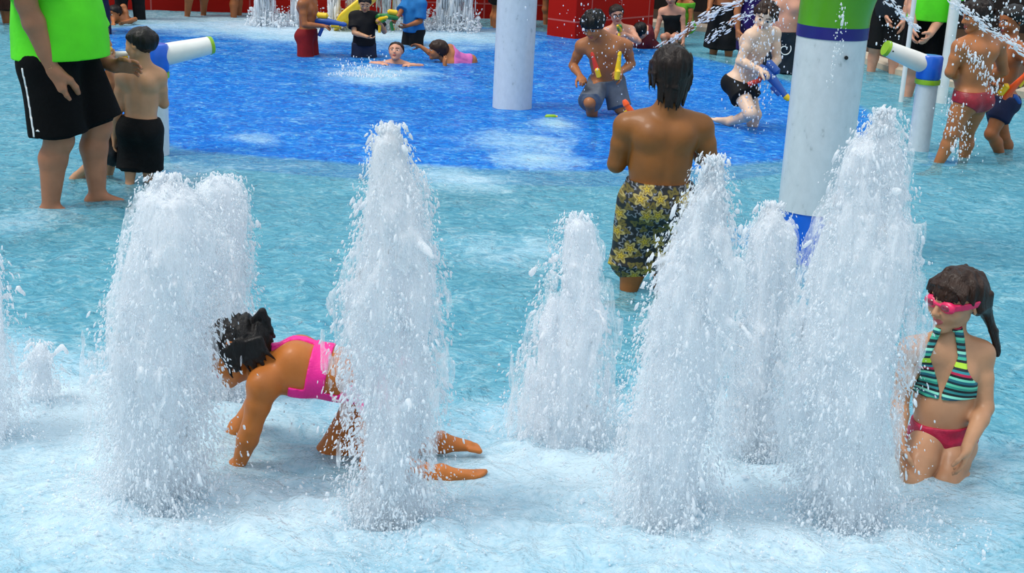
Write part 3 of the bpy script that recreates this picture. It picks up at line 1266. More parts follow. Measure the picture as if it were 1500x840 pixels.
def jet(name, key, h=.0095, nd=13000, drop_scale=1.0):
    J = JETS[key]
    Y0 = J['p'][1]
    rows = []
    for (py, xl, xr) in J['rows']:
        a, b_ = at_y(xl, py, Y0), at_y(xr, py, Y0)
        rows.append(((a[2] + b_[2]) / 2, (a[0] + b_[0]) / 2, (b_[0] - a[0]) / 2))
    rows.sort()
    rows = np.array(rows)
    rows[0, 0] = min(rows[0, 0], -.02)
    zt = rows[-1, 0]
    wmax = rows[:, 2].max()
    cx = rows[:, 1]
    lo = V((cx - rows[:, 2]).min() - .12, Y0 - wmax - .1, -.10)
    hi = V((cx + rows[:, 2]).max() + .12, Y0 + wmax + .1, zt + .08)
    G = Grid(lo, hi, h)
    z = G.ax[2]
    xc = np.interp(z, rows[:, 0], rows[:, 1])
    hw = np.interp(z, rows[:, 0], rows[:, 2])
    top = np.clip((zt - z) / .05, 0, 1) ** .5
    core = np.interp(z / zt, [0, .3, .7, 1], [.74, .76, .86, .92])
    hw = hw * np.where(z > zt, 0, np.maximum(top, .05))
    Xg = G.ax[0][:, None, None] - xc[None, None, :]
    Yg = (G.ax[1][None, :, None] - Y0) * 1.12
    rad = np.sqrt(Xg ** 2 + Yg ** 2)
    F = (rad - hw[None, None, :] * core[None, None, :]).astype(np.float32)
    F = np.maximum(F, (z - zt)[None, None, :].astype(np.float32))
    # thrown ligaments leaving the column
    LG = G.field()
    for _i in range(int(12 * min(1, zt))):
        zz = zt * RNG.uniform(.12, .88)
        th = RNG.uniform(0, 2 * PI)
        wv = np.interp(zz, rows[:, 0], rows[:, 2]) * .8
        c0 = V(np.interp(zz, rows[:, 0], rows[:, 1]) + math.cos(th) * wv, Y0 + math.sin(th) * wv * .85, zz)
        dd = V(math.cos(th), math.sin(th), RNG.uniform(-.9, 1.3))
        c1 = c0 + dd * RNG.uniform(.03, .085)
        c2 = c1 + V(dd[0] * .5, dd[1] * .5, -.5) * RNG.uniform(.02, .07)
        G.cone(LG, c0, c1, RNG.uniform(.010, .016), .006, .004)
        G.cone(LG, c1, c2, .006, .004, .004)
    ext = np.array(F.shape) * h
    n_big = noise3(F.shape, [max(2, int(v)) for v in ext / (.11, .11, .48)], RNG)
    n_mid = noise3(F.shape, [max(2, int(v)) for v in ext / (.045, .045, .24)], RNG)
    n_sm = noise3(F.shape, [max(2, int(v)) for v in ext / (.020, .020, .085)], RNG)
    rag = np.interp(z, [0, zt * .35, zt * .8, zt], [1.7, 1.4, .8, .4])[None, None, :].astype(np.float32)
    F = F + (n_big * .036 + n_mid * .034 + n_sm * .020) * rag * min(1, wmax / .14)
    VL = F + ((core - 1.0) * hw)[None, None, :].astype(np.float32) + (n_sm * .02 + n_mid * .02) * rag
    F = smin(F, LG + n_sm * .010 + n_mid * .006, .025)
    root = empty(name, (J['p'][0], Y0, 0), J['label'], 'water jet', 'floor jets of the splash pool')
    vts, q = surface_nets(F, G.lo, h)
    o = link('froth_column', vts, q, FROTH, None)
    vts, q = surface_nets(VL.astype(np.float32), G.lo, h)
    ov = link('veil', vts, q, VEIL, None)
    ov['label'] = 'thin half clear veil of falling water'
    # loose droplets: a coat round the column and a thin scatter farther out, falling
    n = int(nd)
    zz = zt * RNG.random(n) ** 1.25
    w_ = np.interp(zz, rows[:, 0], rows[:, 2])
    x_ = np.interp(zz, rows[:, 0], rows[:, 1])
    th = RNG.uniform(0, 2 * PI, n)
    spread = np.abs(RNG.normal(0, 1, n)) * (.005 + .062 * (1 - zz / zt) ** 1.2) + RNG.uniform(-.05, .015, n)
    rr_ = w_ * .95 + spread
    P = np.stack([x_ + np.cos(th) * rr_, Y0 + np.sin(th) * rr_ * .9, zz], 1)
    # clump
    P[:, 0] += .02 * np.sin(P[:, 2] * 31 + th * 5)
    R = drop_scale * RNG.lognormal(math.log(.0016), .50, n).clip(.0008, .0075)
    D = np.stack([np.cos(th) * .35, np.sin(th) * .35, -np.ones(n)], 1) + RNG.normal(0, .25, (n, 3))
    d1 = drops('loose_drops', P, R, D, None, RNG.uniform(1.0, 4.5, n) ** 1.0)
    # splash at the foot
    k = int(nd * .22)
    th = RNG.uniform(0, 2 * PI, k)
    rr_ = np.abs(RNG.normal(0, 1, k)).clip(0, 1.9) * wmax * 1.3 + .03
    zz = np.abs(RNG.normal(0, .055, k)) * np.exp(-rr_ * 1.2) + .004
    P = np.stack([J['p'][0] + np.cos(th) * rr_, Y0 + np.sin(th) * rr_, zz], 1)
    R = drop_scale * RNG.lognormal(math.log(.0017), .50, k).clip(.0009, .007)
    D = RNG.normal(0, 1, (k, 3)) + V(0, 0, 1)
    d2 = drops('splash_drops', P, R, D, None, RNG.uniform(1, 2, k))
    for c in (o, ov, d1, d2):
        c.parent = root
        c.matrix_parent_inverse = root.matrix_basis.inverted()
    return root
# ------------------------------------------------------------------ the four people near the camera
def kid_of(fig, o):
    fig.add_kid(o)


# --- girl crawling through the jets
MC_PINK = plain('pink_swimsuit', '#f0198e', .45, .08, 20, .2, 160)
_g = at_z(348, 700, -.05)
Yg = _g[1]


def pg(px, py, dy=0.0):
    return at_y(px, py, Yg + dy)


P_ = pg(560, 560, .10)
N_k = pg(398, 528, .10)
f_ = nrm(V(-.05, -.16, -1.0))
gf = Fig('girl', 1.14, P_, N_k, f_, 'gold', h=.005, head=pg(348, 517, .08), hf=V(-1, -.08, -.38), hu=V(-.35, .02, 1), HH=.215, build=1.22, female=True, lips=LIPS_F,
         label='person on hands and knees in a pink swimsuit with a black wet ponytail', cat='person',
         sh={'L': pg(386, 566, -.02), 'R': pg(398, 552, .21)})
gf.hip = {'L': pg(560, 572, .03), 'R': pg(556, 566, .16)}
gf.set_arm('L', W=pg(351, 678, -.02), E=pg(368, 628, -.035), hd=nrm(V(-.75, -.1, -.5)), hn=V(0, 0, -1), th=V(-.2, 1, 0), curl=.1, splay=1.6, size=1.15)
gf.set_arm('R', W=pg(322, 660, .26), E=pg(362, 612, .25), hd=V(-1, 0, -.25), hn=V(0, 0, -1), th=V(0, -1, 0), curl=.1, splay=1.4)
gf.set_leg('L', K=pg(548, 682, -.06), A=pg(655, 701, -.045), fd=nrm(V(.97, -.05, -.10)), up=V(.1, 0, -1))
gf.set_leg('R', K=pg(482, 664, .16), A=pg(650, 653, .135), fd=nrm(V(.90, -.05, -.30)), up=V(-.3, 0, -.9))
gf.brow = HAIR_BLK
gf.build_fields()
# swimsuit: round band, strip along the spine, straps, whole front
G = gf.G
lp, up, fp = G.coords(gf.P, np.array([gf.l, gf.u, gf.f]))
t = up / gf.L
F = gf.torso0 - .007
hipF = smin(gf.legF['L'], gf.legF['R'], .01) - .007
F = smin(F, hipF, .02)
S = gf.S
al = np.abs(lp)
m_ = .06
band = np.abs(t - .56) - .085
strip = np.maximum(np.abs(lp) - (.026 + .05 * np.clip(t - .7, 0, 1)) , -(t - .5) * gf.L)
strip = np.maximum(strip, fp - .01)
strap = np.maximum(np.abs(al - (.02 + .13 * np.clip((t - .74) / .26, 0, 1) * S * .9)) - .018, (.72 - t) * gf.L)
front = np.maximum(-(fp - .052), (t - .78) * gf.L)
front = np.maximum(front, (t - .95) * gf.L)
low = np.maximum((t - (.20 - .75 * np.clip((fp + .02) / .1, -.25, 1) * -1)) * gf.L, -1)
pel = np.maximum((t - .17 - 2.2 * np.clip(fp + .03, -.06, .1)) * gf.L, -(t + .36) * gf.L)
reg = np.minimum.reduce([band * gf.L, strip, front, pel])
reg = np.maximum(reg, fp - .088)
reg = np.maximum(reg, -(up + .10 * S) + np.clip(al - .03, 0, 1) * .5)
reg = np.maximum(reg, (t - 1.06) * gf.L)
o = gf.mesh(np.maximum(F, reg), 'swimsuit', MC_PINK, None)
gf.add_kid(o)
lk = []
rl = random.Random(3)
hc = gf.Hc
tail0 = gf.hp(0, .38, -.42)
for i in range(16):     # the wet ponytail, tossed up and back
    a = rl.uniform(-.025, .025)
    b_ = rl.uniform(-.02, .03)
    lk.append(([tail0 + V(a * .3, a, 0), pg(383 + rl.uniform(-5, 3), 458 + rl.uniform(-3, 8), .08 + a), pg(390 + rl.uniform(-6, 5), 475 + rl.uniform(-8, 8), .08 + a), pg(399 + rl.uniform(-8, 4), 492 + rl.uniform(-8, 10), .07 + a)], .012, .004))
for i in range(34):     # wet strands over the cheek and forehead
    q = rl.uniform(-.40, .40)
    s0 = gf.hp(q, .42, .22 + rl.uniform(-.1, .1))
    lk.append(([s0, gf.hp(q * 1.12, .24, .42 + rl.uniform(-.04, .05)), gf.hp(q * 1.1 + rl.uniform(-.03, .03), .10 + rl.uniform(-.04, .1), .47 + rl.uniform(-.02, .16))], .010, .003))
for i in range(22):
    f0 = rl.uniform(-.5, .15)
    lk.append(([gf.hp(.40, .2, f0), gf.hp(.43, -.02 + rl.uniform(-.05, .05), f0 - .03), gf.hp(.38 + rl.uniform(-.02, .05), -.2 + rl.uniform(-.08, .12), f0 - .05 + rl.uniform(-.08, .08))], .011, .003))
gf.hair(HAIR_BLK, a=.02, vol=1.12, slope=.72, locks=lk, back=.1, rough=.03)
gf.finish()

# --- girl with goggles
_g = at_z(1385, 690, 0)
Yq = _g[1] + .05


def pq(px, py, dy=0.0):
    return at_y(px, py, Yq + dy)


gq = Fig('girl', 1.12, pq(1377, 642, .02), pq(1390, 503, .03), nrm(V(-.42, -.9, 0)), 'fair', h=.005, head=pq(1400, 441, .0), hf=V(-.84, -.55, -.10), hu=V(.06, -.04, 1), HH=.212, build=1.06, belly=.6, female=True, lips=LIPS_F,
         label='person sitting in the water in pink goggles and a striped halter bikini top', cat='person', shw=1.02)
gq.sh = {'L': pq(1437, 520, .02), 'R': pq(1336, 514, -.02)}
gq.set_arm('L', W=pq(1417, 655, -.17), E=pq(1443, 598, -.04), hd=nrm(V(-.25, -.35, -.9)), hn=V(-1, -.1, 0), th=V(-.3, -1, .1), curl=.35)
gq.set_arm('R', W=pq(1318, 648, -.12), E=pq(1318, 590, -.02), hd=nrm(V(0, -.4, -1)), hn=V(1, 0, 0), th=V(0, -1, 0), curl=.3)
gq.hip = {'L': pq(1402, 655, -.01), 'R': pq(1354, 657, -.04)}
gq.set_leg('L', K=pq(1386, 709, -.14), A=pq(1436, 694, .10), fd=nrm(V(.25, .9, -.2)), up=V(0, .2, -1))
gq.set_leg('R', K=pq(1338, 707, -.16), A=pq(1372, 690, .12), fd=nrm(V(.25, .9, -.2)), up=V(0, .2, -1))
gq.brow = HAIR_BRN
gq.build_fields()
G = gq.G
# navel
G.ball(gq.B, gq.P + gq.u * gq.L * .26 + gq.f * (.078 * gq.S), .007, .006, sub=True)
# striped bikini top
m, nt, out = new_mat('striped_bikini')
tcn = N_(nt, 'ShaderNodeTexCoord')
mp = N_(nt, 'ShaderNodeMapping')
mp.inputs['Rotation'].default_value = (0, math.radians(-6), 0)
nt.links.new(tcn.outputs['Object'], mp.inputs[0])
spx = N_(nt, 'ShaderNodeSeparateXYZ')
nt.links.new(mp.outputs[0], spx.inputs[0])
mu = N_(nt, 'ShaderNodeMath', operation='MULTIPLY')
mu.inputs[1].default_value = 1 / .155
nt.links.new(spx.outputs['Z'], mu.inputs[0])
fr0 = N_(nt, 'ShaderNodeMath', operation='FRACT')
nt.links.new(mu.outputs[0], fr0.inputs[0])
cols = ['#0c1a22', '#2f9d8a', '#69d8b0', '#0e2c3a', '#1a6f80', '#7fe0c0', '#0b1218', '#c11c4a', '#2a8f9a', '#102028', '#b4e23a', '#b4e23a', '#0e1820', '#3cb498', '#16586a', '#8fe6cc', '#0a141a', '#2e8c8c']
rr = ramp(nt, [(i / len(cols), lin(c)) for i, c in enumerate(cols)], 'CONSTANT')
nt.links.new(fr0.outputs[0], rr.inputs[0])
b = N_(nt, 'ShaderNodeBsdfPrincipled', i_Roughness=.55)
nt.links.new(rr.outputs[0], b.inputs['Base Color'])
nt.links.new(b.outputs[0], out.inputs[0])
STRIPE = m
lp, up, fp = G.coords(gq.P, np.array([gq.l, gq.u, gq.f]))
t = up / gq.L
al = np.abs(lp)
F = np.maximum(gq.B - .007, gq.T - .014)
armD = np.minimum(gq.armF['L'], gq.armF['R'])
F = np.maximum(F, .004 - armD)
cup = np.maximum((.50 - t) * gq.L, -fp)                                    # lower edge
edge_in = (.004 + np.clip((t - .56) * gq.L, 0, 1) * .30) - al                # the neckline V
edge_out = al - (.112 - np.clip((t - .66) * gq.L, 0, 1) * .60)
edge_out = np.maximum(edge_out, al - .125)
cups = np.maximum.reduce([cup, edge_in * .9, edge_out * .8])
back = np.maximum(np.abs(t - .60) - .045, fp) * gq.L
strap = np.maximum(np.abs(al - np.clip(.062 - (t - .85) * .09, .03, .09)) - .013, (.80 - t) * gq.L)
reg = np.minimum.reduce([cups, back, np.maximum(strap, (t - 1.22) * gq.L)])
gq.add_kid(gq.mesh(np.maximum(F, reg), 'bikini_top', STRIPE, None))
CRIM = plain('crimson_swim_cloth', '#b3123f', .5, .2, 30, .25, 120)
F = np.maximum(gq.B - .007, gq.torso0 - .014)
F = np.maximum(F, (t - .20) * gq.L)
low = -.060 + .55 * np.maximum(al - .02, 0)
F = np.maximum(F, (low - up) * .8)
F = np.maximum(F, .004 - armD)
gq.add_kid(gq.mesh(F, 'bikini_bottom', CRIM, None))
# goggles
H = gq.H
GOG = plain('goggle_strap', '#e0245e', .35, .1, 30, 0)
LENS = plain('goggle_lens', '#7d1334', .08, .1, 30, 0, coat=1.0)
FL = Grid(gq.Hc - .16, gq.Hc + .16, .0035)
E = FL.field()
fr = np.array([gq.hl, gq.hu, gq.hf])
FL.ell(E, gq.hp(0, .14, -.05), V(.40, .375, .475) * H, fr, .01)
FL.ell(E, gq.hp(0, -.1, .10), V(.31, .38, .33) * H, fr, .02)
l_, u_, f_ = FL.coords(gq.Hc, fr)
st = np.maximum(np.abs(E) - .006, np.abs(u_ - .055 * H + .10 * (f_ - .2 * H)) - .012)
st = np.maximum(st, f_ - .36 * H)
for q in (1, -1):
    FL.ell(st, gq.hp(.155 * q, .03, .375), V(.150, .105, .078) * H, fr, .004)
FL.cone(st, gq.hp(-.05, .045, .43), gq.hp(.05, .045, .43), .006, .006, .004)
vts, q = surface_nets(st, FL.lo, .0035)
gog = gq.add_kid(link('goggles', vts, q, GOG))
Ln = FL.field()
for q in (1, -1):
    FL.ell(Ln, gq.hp(.155 * q, .03, .41), V(.105, .066, .058) * H, fr, .004)
vts, q = surface_nets(Ln, FL.lo, .0035)
lens = link('lens', vts, q, LENS)
lens.parent = gog
# hair: centre parting, fringe to the brows, long wet tail over the far shoulder
lk = []
rl = random.Random(5)
for i in range(46):
    a = rl.uniform(-1.0, 1.0)
    s0 = gq.hp(a * .30, .45 - .12 * abs(a), .14)
    lk.append(([s0, gq.hp(a * .36, .37 - .1 * abs(a), .34 - .12 * abs(a)), gq.hp(a * .37 + rl.uniform(-.02, .02), .16 + rl.uniform(-.05, .08), .45 - .18 * abs(a))], .009, .004))
for i in range(60):
    a = rl.uniform(-1, 1)
    b_ = rl.uniform(0, 1)
    s0 = gq.hp(.34, .15, -.05 - .35 * b_)
    lk.append(([s0, gq.hp(.40 - .1 * b_, -.05, -.10 - .36 * b_), pq(1446 + rl.uniform(-5, 4), 458 + rl.uniform(-6, 6), .06 + .05 * a), pq(1456 + rl.uniform(-5, 4), 485, .06 + .04 * a), pq(1462 + rl.uniform(-3, 2), 517 + rl.uniform(-12, 5), .05 + .02 * a)], .012, .004))
gq.hair(HAIR_BRN, a=.02, vol=1.08, slope=.80, locks=lk, back=.22, rough=.02)
gq.finish()

# --- boy in floral shorts
_b = at_z(918, 452, FLOOR_Z)
Yb = _b[1]


def pb(px, py, dy=0.0):
    return at_y(px, py, Yb + dy)


bf = nrm(V(-.12, 1, 0))
bb = Fig('boy', 1.30, pb(964, 288, -.02), pb(975, 172, -.02), bf, 'dark', h=.005, head=pb(982, 103, .0), hf=V(-.25, 1, -.12), hu=V(.03, .1, 1), HH=.218, build=1.42, belly=.7, shw=1.15,
         label='person seen from behind in black trunks with yellow flowers, back bare', cat='person')
bb.sh = {'L': pb(918, 186, .0), 'R': pb(1026, 188, .02)}
bb.hip = {'L': pb(938, 296, 0), 'R': pb(990, 297, 0)}
bb.set_arm('L', E=pb(903, 240, .03), W=pb(921, 196, .24), hd=nrm(V(.35, .5, .5)), th=V(0, .1, 1), hn=V(1, 0, 0), curl=.8)
bb.set_arm('R', E=pb(1040, 238, .03), W=pb(1003, 200, .27), hd=nrm(V(-.5, .6, .3)), th=V(0, 0, 1), hn=V(-.4, -.8, 0), curl=.8)
bb.set_leg('L', K=pb(925, 382, .03), A=pb(917, 443, -.01), fd=nrm(V(-.75, .6, 0)))
bb.set_leg('R', K=pb(976, 378, .04), A=pb(968, 437, .05), fd=nrm(V(.2, 1, 0)))
bb.build_fields()
# floral cloth
m, nt, out = new_mat('floral_trunks')
tcn = N_(nt, 'ShaderNodeTexCoord')
sx = N_(nt, 'ShaderNodeSeparateXYZ')
nt.links.new(tcn.outputs['Object'], sx.inputs[0])
cb = N_(nt, 'ShaderNodeCombineXYZ')
nt.links.new(sx.outputs['X'], cb.inputs[0])
nt.links.new(sx.outputs['Z'], cb.inputs[1])


def flowers(scale, seed, petal, cols_, size):
    """five-petalled blooms, one per voronoi cell; returns colour and mask"""
    mp = N_(nt, 'ShaderNodeMapping')
    mp.inputs['Location'].default_value = (seed, seed * 1.7, 0)
    nt.links.new(cb.outputs[0], mp.inputs[0])
    vo = N_(nt, 'ShaderNodeTexVoronoi', voronoi_dimensions='2D', i_Scale=scale, i_Randomness=.75)
    nt.links.new(mp.outputs[0], vo.inputs['Vector'])
    scl = N_(nt, 'ShaderNodeVectorMath', operation='SUBTRACT')
    nt.links.new(mp.outputs[0], scl.inputs[0])
    nt.links.new(vo.outputs['Position'], scl.inputs[1])
    s2 = N_(nt, 'ShaderNodeSeparateXYZ')
    nt.links.new(scl.outputs[0], s2.inputs[0])
    an = N_(nt, 'ShaderNodeMath', operation='ARCTAN2')
    nt.links.new(s2.outputs[1], an.inputs[0])
    nt.links.new(s2.outputs[0], an.inputs[1])
    rc = N_(nt, 'ShaderNodeSeparateColor')
    nt.links.new(vo.outputs['Color'], rc.inputs[0])
    ph = N_(nt, 'ShaderNodeMath', operation='MULTIPLY_ADD')
    nt.links.new(rc.outputs[0], ph.inputs[0])
    ph.inputs[1].default_value = 6.0
    nt.links.new(an.outputs[0], ph.inputs[2])
    m5 = N_(nt, 'ShaderNodeMath', operation='MULTIPLY')
    nt.links.new(ph.outputs[0], m5.inputs[0])
    m5.inputs[1].default_value = petal
    co = N_(nt, 'ShaderNodeMath', operation='COSINE')
    nt.links.new(m5.outputs[0], co.inputs[0])
    rd = N_(nt, 'ShaderNodeMath', operation='MULTIPLY_ADD')
    nt.links.new(co.outputs[0], rd.inputs[0])
    rd.inputs[1].default_value = size * .26
    rd.inputs[2].default_value = size * .80
    dv = N_(nt, 'ShaderNodeMath', operation='DIVIDE')
    nt.links.new(vo.outputs['Distance'], dv.inputs[0])
    nt.links.new(rd.outputs[0], dv.inputs[1])
    cr = ramp(nt, cols_, 'LINEAR')
    nt.links.new(dv.outputs[0], cr.inputs[0])
    mk_ = N_(nt, 'ShaderNodeMath', operation='LESS_THAN')
    nt.links.new(dv.outputs[0], mk_.inputs[0])
    mk_.inputs[1].default_value = .98
    return cr.outputs[0], mk_.outputs[0]


c1, k1 = flowers(10.5, 0.3, 5, [(0, lin('#3a2c06')), (.22, lin('#c4a828')), (.5, lin('#6f5a14')), (.8, lin('#b0a060')), (1, lin('#5a4c18'))], .40)
c2, k2 = flowers(15.0, 3.7, 5, [(0, lin('#101216')), (.6, lin('#15181c')), (.8, lin('#8f949c')), (.88, lin('#20242a')), (1, lin('#6a7078'))], .52)
c3, k3 = flowers(19.0, 7.1, 3, [(0, lin('#2a2a10')), (.6, lin('#6d6020')), (1, lin('#453c12'))], .42)
base = N_(nt, 'ShaderNodeRGB')
base.outputs[0].default_value = lin('#0b0b0c')
cur = base.outputs[0]
for c, k in ((c2, k2), (c3, k3), (c1, k1)):
    mx = N_(nt, 'ShaderNodeMix', data_type='RGBA')
    nt.links.new(k, mx.inputs[0])
    nt.links.new(cur, mx.inputs[6])
    nt.links.new(c, mx.inputs[7])
    cur = mx.outputs[2]
b = N_(nt, 'ShaderNodeBsdfPrincipled', i_Roughness=.6)
nt.links.new(cur, b.inputs['Base Color'])
nt.links.new(b.outputs[0], out.inputs[0])
FLORAL = m
sh = bb.trunks('swim_trunks', FLORAL, frac=1.13, flare=.022, waist=.20, pad=.014)
lk = []
rl = random.Random(9)
for i in range(70):
    a = rl.uniform(-1, 1)
    s0 = bb.hp(a * .36, .05, -.42 + .22 * a * a)
    e = bb.hp(a * .30 + rl.uniform(-.04, .04), -.55 - rl.uniform(.0, .34) * (1 - .4 * abs(a)), -.36 + .2 * a * a + rl.uniform(-.02, .03))
    lk.append(([s0, bb.hp(a * .36, -.25, -.40 + .2 * a * a), e], .012, .003))
for i in range(26):
    q = 1 if rl.random() < .5 else -1
    f0 = rl.uniform(-.2, .25)
    lk.append(([bb.hp(.38 * q, .15, f0), bb.hp(.42 * q, -.1, f0 - .04), bb.hp(.40 * q + rl.uniform(-.02, .03), -.36 + rl.uniform(-.1, .1), f0 - .08)], .011, .003))
bb.hair(HAIR_DKB, a=-.06, vol=1.10, slope=.75, locks=lk, back=.35, rough=.02)
bb.finish()

# --- lifeguard by the left edge
_l = at_z(74, 299, 0)
Yl = _l[1]


def pl(px, py, dy=0.0):
    return at_y(px, py, Yl + dy)


LIME = plain('lime_shirt', '#52d800', .65, .07, 8, .25, 30)
BLACKS = plain('black_shorts', '#040405', .85, .2, 20, .25, 40, 0, .15)
lf = nrm(V(1, .22, 0))
lg = Fig('person', 1.84, pl(80, 78, .05), pl(66, -70, .05), lf, 'ruddy', h=.007, hf=V(1, .1, -.25), hu=V(.12, 0, 1), build=1.28, belly=1.0, HH=.245,
         label='person in a lime green shirt and long black shorts with a white side stripe', cat='person')
lg.sh = {'R': pl(40, -66, -.14), 'L': pl(86, -62, .27)}
lg.hip = {'R': pl(70, 88, -.06), 'L': pl(104, 88, .16)}
lg.set_arm('R', E=pl(38, 4, -.24), W=pl(76, 100, -.17), hd=nrm(V(.12, -.0, -1)), th=nrm(V(1, .0, 0)), hn=V(-.2, 1, 0), curl=.45, splay=1.0, size=1.2)
lg.set_arm('L', E=pl(126, 74, .36), W=pl(168, 97, .28), hd=nrm(V(1, -.1, .05)), th=V(-.2, -.5, .8), hn=V(.1, -.4, -1), curl=.35)
lg.set_leg('R', K=pl(86, 204, -.06), A=pl(74, 304, -.08), fd=nrm(V(1, -.1, 0)))
lg.set_leg('L', K=pl(142, 186, .16), A=pl(143, 287, .14), fd=nrm(V(1, .2, 0)))
lg.build_fields()
lg.shirt('shirt', LIME, hem=-.03, sleeve=.78, pad=.024, flare=.06)
so = lg.trunks('shorts', BLACKS, frac=.93, flare=.05, waist=.04, pad=.016)
# the white side stripe, a band on the near leg of the shorts, and a small white mark above the hem
G = lg.G
X0, Y0_ = pl(50, 92, 0), pl(68, 192, 0)
Xa = G.ax[0][:, None, None]
Za = G.ax[2][None, None, :]
Ya = G.ax[1][None, :, None]
tt = np.clip((Za - X0[2]) / (Y0_[2] - X0[2]), 0, 1)
line = np.abs(Xa - (X0[0] + (Y0_[0] - X0[0]) * tt)) - .0075
st = np.maximum.reduce([lg.clothF - .004, line + 0 * Ya, (Ya - (lg.hip['R'][1] - .02)) + 0 * Xa + 0 * Za, (Za - X0[2]) + 0 * Xa + 0 * Ya, (Y0_[2] - Za) + 0 * Xa + 0 * Ya])
WHT = plain('white_piping', '#dcdcdc', .6, .05, 30, 0)
lg.add_kid(lg.mesh(st.astype(np.float32), 'side_stripe', WHT, None))
mk0 = pl(74, 182, 0)
dx = Xa - mk0[0]
dz = Za - mk0[2]
tri = np.maximum(np.abs(dx) * .8 + dz - .010, -dz - .006)
st = np.maximum.reduce([lg.clothF - .004, tri + 0 * Ya, (Ya - (lg.hip['R'][1] - .02)) + 0 * Xa + 0 * Za])
lg.add_kid(lg.mesh(st.astype(np.float32), 'white_emblem', WHT, None))
lg.hair(HAIR_DKB, a=-.05, vol=1.05)
# wrist band
a = lg.arm['R']
wb = MB()
d = nrm(a['W'] - a['E'])
r_ = .038
for i in range(2):
    c = a['W'] - d * (.012 + .012 * i)
    ring = [c + r_ * (math.cos(k / 20 * 2 * PI) * nrm(np.cross(d, V(0, 1, 0))) + math.sin(k / 20 * 2 * PI) * np.cross(d, nrm(np.cross(d, V(0, 1, 0))))) for k in range(21)]
    wb.tube(ring, .004, 8)
lg.add_kid(wb.build('bracelet', plain('straw_band', '#c9a06a', .6)))
lg.finish()

# --- boy at the left water cannon
_c = at_z(188, 268, 0)
Yc = _c[1]


def pc(px, py, dy=0.0):
    return at_y(px, py, Yc + dy)


cf = nrm(V(.12, 1, 0))
cb_ = Fig('boy', 1.16, pc(206, 184, .0), pc(208, 100, .0), cf, 'fair', h=.006, head=pc(206, 66, .0), hf=V(-.94, .35, -.05), hu=V(.02, .06, 1), HH=.205, build=1.0, shw=1.02,
          label='person with short dark hair and black knee-length trunks standing at the left water cannon', cat='person')
cb_.sh = {'L': pc(180, 113, .0), 'R': pc(233, 113, .0)}
cb_.set_arm('L', E=pc(172, 160, -.02), W=pc(168, 200, .03), hd=V(0, .1, -1), th=V(.1, 1, 0), hn=V(1, 0, 0), curl=.3)
cb_.set_arm('R', E=pc(240, 152, .06), W=pc(232, 128, .22), hd=nrm(V(-.1, .7, .6)), th=V(-.5, 0, .8), hn=V(-.6, .3, 0), curl=.7)
cb_.set_leg('L', K=pc(192, 232, .02), A=pc(190, 271, -.02), fd=nrm(V(-.3, 1, 0)))
cb_.set_leg('R', K=pc(219, 230, .02), A=pc(217, 269, .04), fd=nrm(V(.3, 1, 0)))
cb_.build_fields()
BLK2 = plain('black_wet_trunks', '#070708', .75, .4, 26, .4, 50, 0, .2)
cb_.trunks('swim_trunks', BLK2, frac=1.42, flare=.024, waist=.16, pad=.012)
cb_.hair(HAIR_BLK, a=-.02, vol=1.045, slope=.85)
cb_.finish()

# --- kid hidden behind the lifeguard
Yh = at_z(118, 258, 0)[1]


def ph_(px, py, dy=0.0):
    return at_y(px, py, Yh + dy)


kh = Fig('boy', 1.12, ph_(126, 160, 0), ph_(132, 92, 0), nrm(V(.8, .3, 0)), 'fair', h=.007, HH=.2,
         label='person mostly hidden behind the lifeguard, in dark patterned trunks', cat='person')
kh.set_arm('L', W=ph_(160, 90, .12), pole=V(0, .3, -1), curl=.8)
kh.set_arm('R', W=ph_(158, 93, -.02), pole=V(-.2, -.3, -1), curl=.8)
kh.set_leg('R', A=ph_(112, 258, -.04), pole=V(1, 0, 0), fd=V(.7, .4, 0))
kh.set_leg('L', A=ph_(158, 262, .08), pole=V(1, 0, 0), fd=V(.7, .4, 0))
kh.build_fields()
DARKP = plain('dark_patterned_trunks', '#15161b', .5, .9, 55, .2, 60)
kh.trunks('swim_trunks', DARKP, frac=1.1, flare=.025, waist=.18)
kh.hair(HAIR_DKB, a=-.05)
kh.finish()
# ------------------------------------------------------------------ columns, cannons, walls, toys
def wet_white(name='white_column_paint'):
    m, nt, out = new_mat(name)
    b = N_(nt, 'ShaderNodeBsdfPrincipled', i_Roughness=.3)
    tcn = N_(nt, 'ShaderNodeTexCoord')
    mp = N_(nt, 'ShaderNodeMapping')
    mp.inputs['Scale'].default_value = (1, 1, .6)
    nt.links.new(tcn.outputs['Object'], mp.inputs[0])
    n1 = N_(nt, 'ShaderNodeTexNoise', i_Scale=26.0, i_Detail=4.0, i_Roughness=.6)
    nt.links.new(mp.outputs[0], n1.inputs['Vector'])
    r = ramp(nt, [(.26, lin('#a5b1b6')), (.36, lin('#c2ccd2')), (.7, lin('#ccd5db'))])
    nt.links.new(n1.outputs[0], r.inputs[0])
    nt.links.new(r.outputs[0], b.inputs['Base Color'])
    bp = N_(nt, 'ShaderNodeBump', i_Strength=.12, i_Distance=.01)
    nt.links.new(n1.outputs[0], bp.inputs['Height'])
    nt.links.new(bp.outputs[0], b.inputs['Normal'])
    nt.links.new(b.outputs[0], out.inputs[0])
    return m


